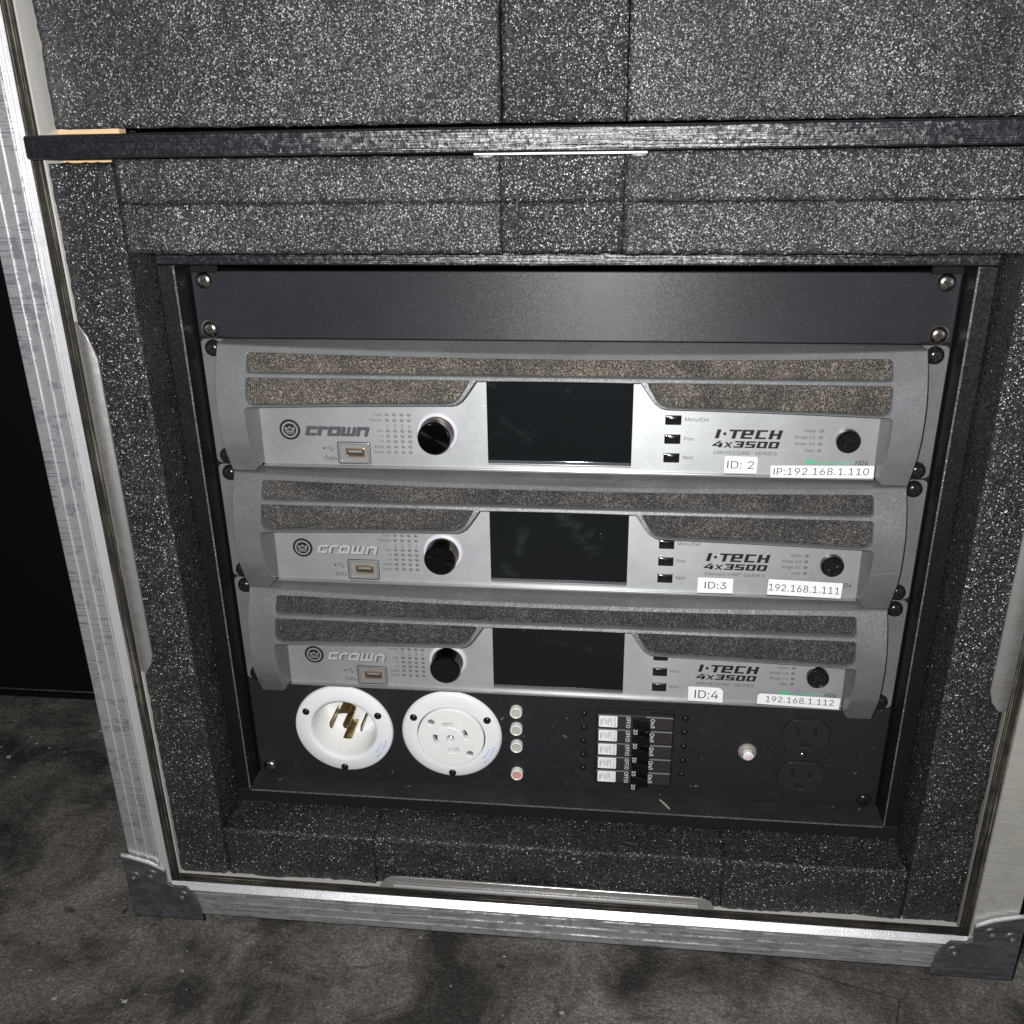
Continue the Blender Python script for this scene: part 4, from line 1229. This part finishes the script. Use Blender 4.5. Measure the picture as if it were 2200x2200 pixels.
    wm = p.build("raised_wordmark", M['chromelogo'], root)
    bm = bmesh.new()
    bm.from_mesh(wm.data)
    r = bmesh.ops.extrude_face_region(bm, geom=list(bm.faces))
    for v in r['geom']:
        if isinstance(v, bmesh.types.BMVert):
            v.co.y += 0.0005
    bmesh.ops.recalc_face_normals(bm, faces=bm.faces)
    bm.to_mesh(wm.data)
    bm.free()
    # data port
    usb = link_mesh("data_port", outline_me("data_port", rrect(-152.4, -129.2, -85.6, -69.6, 1.2, 4), [rrect(-151.9, -129.7, -85.1, -70.1, 1.0, 4)], PY - 0.25, PY + 0.2, 0.05, 0), M['ink'], root)
    box("port_recess", -151.0, -130.6, PY - 0.12, PY + 0.3, -84.2, -71.0, M['usbin'], usb)
    link_mesh("port_frame", outline_me("port_frame", rrect(-151.6, -130.0, -84.9, -70.3, 0.9, 4), [rrect(-149.8, -131.4, -83.2, -71.8, 0.6, 4)], PY - 0.5, PY + 0.1, 0.2, 1), M['rim'], usb)
    link_mesh("socket_shell", outline_me("socket_shell", rrect(-146.6, -133.0, -80.4, -73.8, 1.2, 4), [rrect(-145.6, -134.0, -79.4, -74.8, 0.7, 4)], PY - 1.2, PY + 0.2, 0.15, 1), M['gold'], usb)
    box("socket_well", -145.7, -133.9, PY - 0.2, PY + 0.1, -79.5, -74.7, M['dark'], usb)
    box("socket_tongue", -144.6, -135.0, PY - 0.9, PY - 0.1, -76.9, -75.4, M['usbin'], usb)
    p = Print()
    p.text("Data", -161.8, -153.6, -83.0, -80.0, y)
    p.add([(-161.8, -74.5)] + circ(-161.8, -74.5, 0.8, 10), [(0, k, k % 10 + 1) for k in range(1, 11)], y)
    p.rect(-161.6, -155.2, -74.62, -74.38, y)
    p.poly([(-160.6, -74.4), (-160.2, -74.4), (-158.4, -73.2), (-157.2, -73.2), (-157.2, -72.98), (-158.5, -72.98)], y - 0.01)
    p.poly([(-159.4, -74.6), (-159.0, -74.6), (-157.6, -75.8), (-156.4, -75.8), (-156.4, -76.02), (-157.7, -76.02)], y - 0.01)
    p.poly(circ(-157.0, -73.1, 0.55, 8), y - 0.02)
    p.rect(-156.6, -155.6, -76.4, -75.4, y - 0.02)
    p.poly([(-155.4, -74.0), (-154.2, -74.5), (-155.4, -75.0)], y - 0.02)
    p.build("port_lettering", M['greyink'], root)
    # indicator matrix
    rows = [-49.9, -53.8, -61.3, -65.0, -68.7, -72.5, -76.4]
    led_me = lathe_me("indicator", [(0, -0.45), (0.5, -0.42), (0.9, -0.25), (1.05, 0.1)], 12)
    led_me.materials.append(M['ledoff'])
    hole_me = lathe_me("indicator_recess", [(0, -0.10), (1.35, -0.10), (1.45, 0.1)], 14)
    hole_me.materials.append(M['ledhole'])

    def led(x, z):
        hole = link_mesh("indicator", hole_me, None, root, loc=(x * MM, PY * MM, z * MM))
        hole.scale = (1.0, 1, 0.78)
        link_mesh("indicator_lens", led_me, None, hole)
    for z in rows:
        for k in range(4):
            led(-116.2 + 5.0 * k, z)
    p = Print()
    for t, z, w in zip(("Fault", "Thermal", "Clip", "-10", "-20", "Signal", "Ready"), rows, (5.4, 9.0, 4.2, 3.4, 3.6, 6.6, 6.8)):
        p.text(t, -119.6 - w, -119.6, z - 0.95, z + 0.95, y, ref="Th")
    for k in range(4):
        p.text("1234"[k], -116.9 + 5.0 * k, -115.5 + 5.0 * k, -59.1, -56.5, y)
    p.build("level_lettering", M['greyink'], root)
    p = Print()
    for t, x1_, z in (("Menu/Exit", 97.2, -49.4), ("Prev", 88.2, -62.6), ("Next", 88.4, -75.6)):
        p.text(t, 81.8, x1_, z - 1.3, z + 1.3, y, ref="M")
    p.build("button_lettering", M['greyink'], root)
    p = Print()
    for t, z, w in (("Power", -55.6, 7.4), ("Bridge 1/2", -60.1, 12.6), ("Bridge 3/4", -64.5, 12.6), ("Data", -69.0, 5.6)):
        p.text(t, 165.6 - w, 165.6, z - 1.0, z + 1.0, y, ref="B")
    p.build("status_lettering", M['greyink'], root)
    for z in (-55.6, -60.1, -64.5, -69.0):
        led(168.9, z)
    # knob
    kn = link_mesh("knob", lathe_me("knob", [(10.6, -13.6), (11.0, -13.2), (11.3, -12.0), (11.6, -2), (12.4, -0.6), (12.4, 0)], 48), M['knobside'], root, loc=(-82.2 * MM, (PY - 0.3) * MM, -61.9 * MM))
    link_mesh("knob_cap", lathe_me("knob_cap", [(0, -13.75), (5, -13.78), (10.0, -13.85), (10.55, -13.7), (10.62, -13.4)], 64), M['cap'], kn)
    link_mesh("knob_ring", lathe_me("knob_ring", [(11.5, -1.2), (12.0, -1.6), (13.6, -1.2), (14.5, -0.3), (14.6, 0.3)], 48), M['ring'], kn)
    # menu buttons
    for z in (-49.6, -62.6, -75.6):
        def dome(x, yy, zz, t, zc=z):
            u, w = (x / MM - 74.2) / 5.2, (zz / MM - zc) / 3.2
            return x, yy - (0.0009 * (1 - u * u) * (1 - w * w) if t > 0.6 else 0.0), zz
        me = outline_me("menu_button", rrect(69.0, 79.4, z - 3.2, z + 3.2, 0.5, 2), [], PY - 2.4, PY + 0.4, 0.6, 2,
                        [69.8 + 1.1 * q for q in range(9)], [z - 2.4 + 0.8 * q for q in range(7)], dome)
        link_mesh("menu_button", me, M['gloss'], root)
    # power button
    link_mesh("power_button", lathe_me("power_button", [(0, -3.0), (3.0, -3.3), (3.4, -3.9), (3.9, -3.1), (5.6, -3.1), (6.9, -4.2), (7.6, -3.6), (7.9, -1.5), (7.9, 0.2)], 40), M['gloss'], root,
              loc=(185.8 * MM, PY * MM, -61.6 * MM))
    # model name
    p = Print()
    wide_word(p, [('I', 2.6, 1.9), ('.', 2.2, 1.2), ('T', 8.0, 0.3), ('E', 7.6, 1.7), ('C', 7.0, 1.7), ('H', 7.6, 0)], 101.6, -62.0, 6.2, y, 0.24, 0.40, 0.20)
    wide_word(p, [('4', 6.6, 0.9), ('x', 5.4, 1.0), ('3', 6.2, 1.1), ('5', 6.3, 1.1), ('0', 6.4, 1.1), ('0', 6.4, 0)], 100.0, -68.2, 4.6, y, 0.24, 0.46, 0.22)
    p.build("model_lettering", M['ink'], root)
    p = Print()
    p.text("DRIVECORE  SERIES", 101.6, 142.2, -73.0, -70.6, y, spacing=1.02)
    p.text("TM", 125.0, 126.9, -71.4, -70.6, y)
    p.build("series_lettering", M['greyink'], root)
    # green line under the status lamps
    p = Print()
    for k, (a, b) in enumerate(((160.6, 163.6), (161.2, 166.6), (160.4, 168.6))):
        p.poly([(a, -78.3 + 1.25 * (2 - k)), (b, -78.3 + 1.25 * (2 - k)), (b + 0.5, -77.3 + 1.25 * (2 - k)), (a + 0.5, -77.3 + 1.25 * (2 - k))], y - 0.01 * k)
    p.text("OMNI", 170.2, 181.0, -78.4, -75.9, y, 0.22)
    p.build("green_lettering", M['greenink'], root)
    p = Print()
    p.text("DRIVE", 181.6, 192.0, -78.4, -75.9, y, 0.22)
    p.build("pale_green_lettering", M['greenpale'], root)
    p = Print()
    p.text("HD4", 192.8, 200.8, -78.4, -75.4, y, 0.22)
    p.build("drive_lettering", M['ink'], root)
    return root


M['greenpale'] = plain("pale_green_ink", (0.14, 0.42, 0.27), 0.55)


def copy_tree(o, parent=None):
    c = o.copy()
    COL.objects.link(c)
    c.parent = parent
    for ch in list(o.children):
        copy_tree(ch, c)
    return c


amp = build_amp()
amps = [amp, copy_tree(amp), copy_tree(amp)]
grey_led = next(g_.data for c_ in amp.children if c_.name.startswith("indicator") for g_ in c_.children).copy()
grey_led.materials.clear()
grey_led.materials.append(M['ledgrey'])
for k, (a, lab) in enumerate(zip(amps, (
        "grey rack amplifier with brown dusty filters and white sticker reading ID: 2",
        "middle grey rack amplifier with white sticker reading ID:3 and scratched right end",
        "lowest grey rack amplifier with white sticker reading ID:4 and dark filters"))):
    a.location.z = -0.04445 - 0.0889 * k
    a["label"] = lab
    if k:
        for ch in a.children:
            if ch.name.startswith("indicator"):
                for g_ in ch.children:
                    g_.data = grey_led
            if ch.name.startswith("raised_wordmark"):
                ch.data = ch.data.copy()
                ch.data.materials.clear()
                ch.data.materials.append(M['chromebright'])
            if ch.name.startswith("bezel"):
                ch.data = ch.data.copy()
                ch.data.materials.clear()
                ch.data.materials.append(M['grey_b'])
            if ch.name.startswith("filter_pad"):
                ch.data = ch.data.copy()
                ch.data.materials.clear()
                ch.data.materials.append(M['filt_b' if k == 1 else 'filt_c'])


def sticker(parent, corners, text, tx0, tx1, th0, th1, label, y=-6.9, ref="D"):
    me = outline_me("label_sticker", corners, [], y, y + 0.2, 0.0, 0, smooth=False)
    o = link_mesh("label_sticker", me, M['sticker'], parent, label=label)
    # lettering follows the sticker's own tilt
    (xa, za), (xb, zb) = corners[0], corners[1]
    sl = (zb - za) / (xb - xa)
    p = Print()
    p.text(text, tx0, tx1, th0, th1, y - 0.06, ref=ref)
    p.v = [(x, yy, z + sl * (x / MM - tx0) * MM) for x, yy, z in p.v]
    p.build("sticker_lettering", M['ink2'], o)


M['ink2'] = plain("purple_black_ink", (0.06, 0.05, 0.065), 0.6, spec=0.2)
sticker(amps[0], [(108.7, -73.2), (129.2, -73.3), (130.0, -74.9), (129.8, -84.8), (109.0, -84.6)], "ID: 2", 110.6, 127.8, -81.6, -76.2, "white tape sticker reading ID: 2", ref="D")
sticker(amps[0], [(138.6, -79.0), (204.2, -77.7), (204.4, -86.4), (139.0, -87.2)], "IP:192.168.1.110", 140.8, 201.2, -85.4, -80.6, "white tape sticker reading IP:192.168.1.110", ref="1")
sticker(amps[1], [(96.8, -73.3), (120.8, -73.5), (121.0, -84.9), (96.8, -85.2)], "ID:3", 101.6, 116.4, -81.6, -76.4, "white tape sticker reading ID:3", ref="D")
sticker(amps[1], [(144.6, -72.8), (194.3, -74.1), (194.0, -85.8), (144.4, -84.6)], "192.168.1.111", 145.2, 192.6, -81.4, -76.2, "white tape sticker reading 192.168.1.111", ref="1")
sticker(amps[2], [(95.2, -73.0), (116.6, -73.1), (118.8, -73.9), (120.3, -76), (120.4, -85.6), (95.5, -85.2)], "ID:4", 100.0, 117.0, -82.6, -75.8, "white tape sticker reading ID:4", ref="D")
sticker(amps[2], [(146.6, -76.2), (203.4, -77.4), (203.0, -86.8), (145.0, -85.0), (145.0, -78.0)], "192.168.1.112", 151.0, 199.0, -82.8, -78.0, "white tape sticker reading 192.168.1.112", ref="1")
# a pale scrape on the middle amplifier's right end
p = Print()
p.poly([(204.5, -55.6), (210, -55.0), (217, -54.6), (221.5, -53.4), (220.5, -55.2), (214, -55.8), (208, -56.6), (204.6, -56.4)], 0)
p.v = [(x, (prof(z / MM) - 0.35) * MM, z) for x, yy, z in p.v]
p.build("scrape", M['rim'], amps[1])
# plate showing beside the shrunken pads of the lowest amplifier
for ch in [c for c in amps[2].children if c.name.startswith("filter_pad")][:0]:
    pass

# ---------------------------------------------------------------- power panel
PZ = -355.6
pw = empty("power_panel", (0, 0, PZ * MM), "dusty black power panel with white twist-lock sockets and breakers", "power panel")


def Z(z):
    return z - PZ


me = outline_me("plate", rrect(-241.3, 241.3, -44.3, 44.3, 1.0, 3), [circ(-168.0, Z(-352.2), 26.5, 40)], 0.0, 3.0, 0.4, 1)
link_mesh("plate", me, M['plate'], pw)
for s in (-1, 1):
    screw(pw, s * 232.6, Z(-393.0), -0.2, M['blackscrew'] if s > 0 else M['steel'], 5.6, 3.0)

# twist-lock inlet
IX, IZ = -168.0, Z(-352.4)
inl = link_mesh("inlet", lathe_me("inlet", [(26.2, -2.6), (27.2, -3.3), (29, -3.4), (36.8, -2.6), (38.6, -1.6), (39.2, 0)], 64), M['nylon'], pw, loc=(IX * MM, -0.0001, IZ * MM),
                label="white flanged power inlet with brass blades")
link_mesh("cup", lathe_me("cup", [(26.3, -2.6), (25.6, -1.2), (25.0, 1), (23.2, 26), (21.5, 28), (0, 28)], 56), M['cream'], inl)
for a0, a1, r in ((74, 112, 12.4), (172, 194, 12.4), (-20, 2, 12.6), (256, 288, 11.6)):
    me = outline_me("blade", arc_band(0, 0, r - 0.55, r + 0.55, a0, a1, 8), [], 3.0, 28, 0.2, 1)
    link_mesh("blade", me, M['brass'], inl)
link_mesh("centre_pin", lathe_me("centre_pin", [(0, 1.5), (1.6, 2.0), (2.6, 4), (2.6, 28)], 20), M['brass'], inl)
for dx, dz in ((-28.6, 15.6), (28.4, 15.0), (-1.8, -35.0)):
    screw(inl, dx, dz, -2.9, M['blackscrew'], 3.0, 1.6)
for cx_, nm in ((IX, inl),):
    p = Print()
    for t, r0, w in (("30A 3PY 120/208VAC", 34.6, 19.0), ("NEMA L21-30", 31.4, 11.0)):
        V, F = text_polys(t)
        W = max(v[0] for v in V)
        out = []
        for px, pz in V:
            ang = math.radians(-28) + (0.5 - px / W) * -w / r0 * 1.0
            rr = r0 + pz * 3.4 - 1.0
            out.append((rr * math.cos(ang), rr * math.sin(ang)))
        p.add(out, F, -3.62 + (0.34 if r0 > 33 else 0.0))
    p.build("blue_lettering", M['blueink'], inl)
    blue_print = p

# twist-lock outlet
OX, OZ = -82.6, Z(-352.8)
outl = link_mesh("outlet", lathe_me("outlet", [(26.6, -2.0), (26.8, -2.8), (28.5, -3.2), (36.6, -2.6), (38.4, -1.6), (39.2, 0)], 64), M['nylon'], pw, loc=(OX * MM, -0.0001, OZ * MM),
                 label="white flanged power outlet with curved slots")
slots = [arc_band(0, 0, 10.6, 13.8, a, a + 38, 8) for a in (82, 358, 170, 262)]
me = outline_me("socket_face", circ(0, 0, 25.9, 56), slots + [circ(0, 0, 2.9, 20), circ(-14.8, 13.4, 2.6, 16), circ(14.6, -13.8, 2.6, 16)], -5.6, 6, 0.8, 2)
link_mesh("socket_face", me, M['cream'], outl)
link_mesh("hub", outline_me("hub", circ(0, 0, 9.6, 40), [circ(0, 0, 3.0, 20)], -6.2, -4.9, 0.5, 2), M['nylon'], outl)
for a in (88, 4, 176, 268):
    link_mesh("contact", outline_me("contact", arc_band(0, 0, 10.9, 13.4, a, a + 26, 6), [], 0.5, 4, 0.1, 1), M['brass'], outl)
link_mesh("centre_contact", lathe_me("centre_contact", [(0, 0.5), (2.2, -1.0), (2.7, -1.5), (2.8, 4)], 20), M['brass'], outl)
for dx, dz in ((-14.8, 13.4), (14.6, -13.8)):
    link_mesh("face_screw", lathe_me("face_screw", [(0, -4.0), (2.0, -3.9), (2.5, -3.4), (2.5, 2)], 16), M['rim'], outl, loc=(dx * MM, 0, dz * MM))
for dx, dz in ((-28.8, 15.6), (28.4, 16.2), (-0.2, -34.4)):
    screw(outl, dx, dz, -2.9, M['blackscrew'], 3.0, 1.6)
link_mesh("blue_lettering", [c for c in inl.children if c.name.startswith("blue_lettering")][0].data, None, outl)
link_mesh("outlet_backing", lathe_me("outlet_backing", [(0, 0.8), (25.5, 0.8), (25.5, 1.2)], 40), M['slotback'], outl)

# neon lamps
for z, m in ((-327.9, 'lens'), (-343.5, 'lens'), (-359.4, 'lens'), (-385.3, 'redlens')):
    l = link_mesh("pilot_lamp", lathe_me("pilot_lamp", [(3.6, -4.4), (4.1, -4.8), (4.6, -4.5), (4.8, -3.0), (4.8, 0)], 28), M['lensrim'], pw, loc=(-31.8 * MM, 0, Z(z) * MM),
                  label="pale red pilot lamp" if m == 'redlens' else None)
    link_mesh("lamp_lens", lathe_me("lamp_lens", [(0, -3.9), (2.2, -4.0), (3.9, -4.1)], 28), M[m], l)

# circuit breakers
link_mesh("breaker_cover", outline_me("breaker_cover", [(28.6, Z(-321.3)), (87.3, Z(-321.3)), (87.3, Z(-390.0)), (28.6, Z(-390.0))], [[(29.6, Z(-324.4)), (86.4, Z(-324.4)), (86.4, Z(-388.2)), (29.6, Z(-388.2))]],
                                      -2.2, -0.1, 0.3, 1), M['black'], pw)
for k in range(5):
    zt = Z(-324.7 - 12.62 * k)
    zb = zt - 12.1
    br = box("breaker", 29.8, 86.2, -4.2, 6, zb, zt, M['breaker'] if 'breaker' in M else M['black'], pw, 0.55)
    box("upper_ridge", 29.9, 54.5, -4.9, -4.1, zt - 1.0, zt - 0.3, M['ridge'], br, 0.25)
    box("lower_ridge", 66.0, 86.0, -4.9, -4.1, zt - 1.4, zt - 0.3, M['ridge'], br, 0.3)
    lb = link_mesh("breaker_label", outline_me("breaker_label", rrect(31.0, 44.8, zb + 0.9, zt - 1.4, 0.7, 3), [], -4.5, -4.1, 0.05, 0), M['labelpaper'] if 'labelpaper' in M else M['sticker'], br)
    p = Print()
    faint = k >= 3
    p.text("EATON", 42.2, 43.8, zb + 1.6, zt - 2.2, -4.56, rot=-90)
    p.build("maker_lettering", M['greyprint'] if faint else M['greyink'], lb)
    p = Print()
    for xx, a, b in ((40.6, 0.1, 0.95), (39.4, 0.05, 0.6), (38.3, 0.1, 0.9), (37.2, 0.3, 0.75), (36.0, 0.15, 0.8), (34.4, 0.1, 0.5), (32.6, 0.2, 0.9), (33.3, 0.3, 0.8)):
        z0_, z1_ = zt - 2.0 - a * 8.4, zt - 2.0 - b * 8.4
        p.rect(xx - 0.25, xx + 0.2, z1_, z0_, -4.56)
    p.build("small_print", M['greyprint'], lb)
    p = Print()
    p.text("OFF/O", 51.4, 54.4, zb + 1.3, zt - 1.1, -4.96, rot=-90, ref="F")
    p.text("On/I", 69.4, 72.6, zb + 2.4, zt - 2.0, -4.96, rot=-90, ref="O")
    p.build("switch_lettering", M['whiteink'], br)
    # toggle, thrown to the right, with a tail reaching over the next breaker
    tg = [(56.0, zt - 2.2), (60.5, zt - 1.6), (68.8, zt - 1.6), (69.2, zb + 4.2), (65.0, zb + 3.0), (62.6, zb + 0.8), (61.0, zb - 1.8), (58.6, zb - 2.0), (56.4, zb + 0.4)]

    def lever(x, yy, zz, t):
        u = (x / MM - 56.0) / 13.0
        return x, (yy if t < 0.5 else yy - 0.0055 * max(0.0, u) ** 1.3), zz
    me = outline_me("toggle", tg, [], -8.0, -4.3, 0.8, 2, [58, 60, 62, 64, 66, 68], (), lever)
    smooth_by_angle(me, 40, False)
    link_mesh("toggle", me, M['toggle'], br)
    p = Print()
    p.text("30" if k < 3 else "20", 56.9, 59.8, zb - 1.0, zb + 3.6, -9.6, rot=-90)
    p.build("rating_lettering", M['whiteink'], br)
for k in range(5):
    for x, z in ((19.7, (-327.6, -340.4, -352.8, -365.4, -377.8)[k]), (95.3, (-327.9, -340.0, -353.0, -366.0, -378.6)[k])):
        screw(pw, x, Z(z), 0.0, M['blackscrew'], 2.5, 2.0, name="bolt")
# push-button breaker
pb = link_mesh("push_breaker", lathe_me("push_breaker", [(4.2, -2.0), (4.4, -3.6), (5.2, -3.9), (5.6, -3.0), (6.3, -2.4), (6.8, -1.6), (7.0, 0)], 32), M['chrome'], pw, loc=(142.8 * MM, 0, Z(-354.6) * MM),
               label="chrome ringed push breaker marked 20")
link_mesh("push_button", lathe_me("push_button", [(0, -6.6), (3.2, -6.5), (3.8, -6.0), (4.0, -1)], 24), M['nylon'], pb)
p = Print()
p.text("20", -2.4, 2.4, -1.6, 1.6, -6.7)
p.build("rating_lettering", M['redink'], pb)
# duplex receptacle
dx0, dzs = 183.8, Z(-355.0)
for k, zc in enumerate((Z(-336.6), Z(-374.2))):
    pts = []
    for q in range(48):
        a = 2 * math.pi * q / 48
        px, pz = 17.2 * math.cos(a), 17.2 * math.sin(a)
        pz = max(-14.0, min(14.0, pz))
        pts.append((dx0 + px, zc + pz))
    hl = [[(dx0 - 7.2, zc - 1.0), (dx0 - 5.6, zc - 1.0), (dx0 - 5.6, zc + 7.2), (dx0 - 7.2, zc + 7.2)],
          [(dx0 + 5.4, zc - 0.2), (dx0 + 7.0, zc - 0.2), (dx0 + 7.0, zc + 6.4), (dx0 + 5.4, zc + 6.4)],
          [(dx0 - 2.4, zc - 9.6), (dx0 + 2.4, zc - 9.6), (dx0 + 2.4, zc - 7.0), (dx0 + 1.6, zc - 5.2), (dx0 - 1.6, zc - 5.2), (dx0 - 2.4, zc - 7.0)]]
    f = link_mesh("receptacle_face", outline_me("receptacle_face", pts, hl, -3.0, -0.1, 0.9, 2), M['recept'] if 'recept' in M else M['black'], pw)
screw(pw, dx0 - 0.5, dzs, 0.0, M['steel'], 2.6, 1.6)

# ---------------------------------------------------------------- straw lying on the ledge
sv = bmesh.new()
L = [(-6.5, 0.15), (-5, 0.3), (-2, 0.8), (1, 0.9), (4, 0.6), (7.5, 0.1)]
top = [sv.verts.new((x * MM, 0.0006, w * MM)) for x, w in L]
bot = [sv.verts.new((x * MM, 0.0006, -w * MM)) for x, w in L]
rid = [sv.verts.new((x * MM, -0.0006, 0)) for x, w in L]
for i in range(len(L) - 1):
    sv.faces.new((top[i], top[i + 1], rid[i + 1], rid[i]))
    sv.faces.new((rid[i], rid[i + 1], bot[i + 1], bot[i]))
    sv.faces.new((bot[i], bot[i + 1], top[i + 1], top[i]))
st_ = link_mesh("straw_scrap", to_me(sv, "straw_scrap"), M['straw'], None, loc=(0.0838, -0.0125, -0.3998))
st_.rotation_euler = (math.radians(80), math.radians(28), math.radians(-35))
st_["label"] = "thin dry straw scrap lying on the black ledge below the breakers"
st_["category"] = "debris"

# ---------------------------------------------------------------- grit on the floor
rg = random.Random(5)
bm = bmesh.new()
for k in range(420):
    gx_, gy_ = rg.uniform(-0.95, 0.55), rg.uniform(-0.35, 0.28)
    if -0.34 < gx_ < 0.34 and gy_ > -0.07:
        continue
    r = 0.0006 + 0.0022 * rg.random() ** 4
    r0 = bmesh.ops.create_icosphere(bm, subdivisions=1, radius=r)
    for v in r0['verts']:
        v.co = Vector((v.co.x * rg.uniform(0.7, 1.5) + gx_, v.co.y * rg.uniform(0.7, 1.5) + gy_, v.co.z * 0.6 + FLOOR * MM + r * 0.3))
go = link_mesh("floor_grit", to_me(bm, "floor_grit"), M['grit'], None)
go["kind"] = "stuff"
go["label"] = "pale loose grit scattered over the stained concrete floor"
go["category"] = "grit"
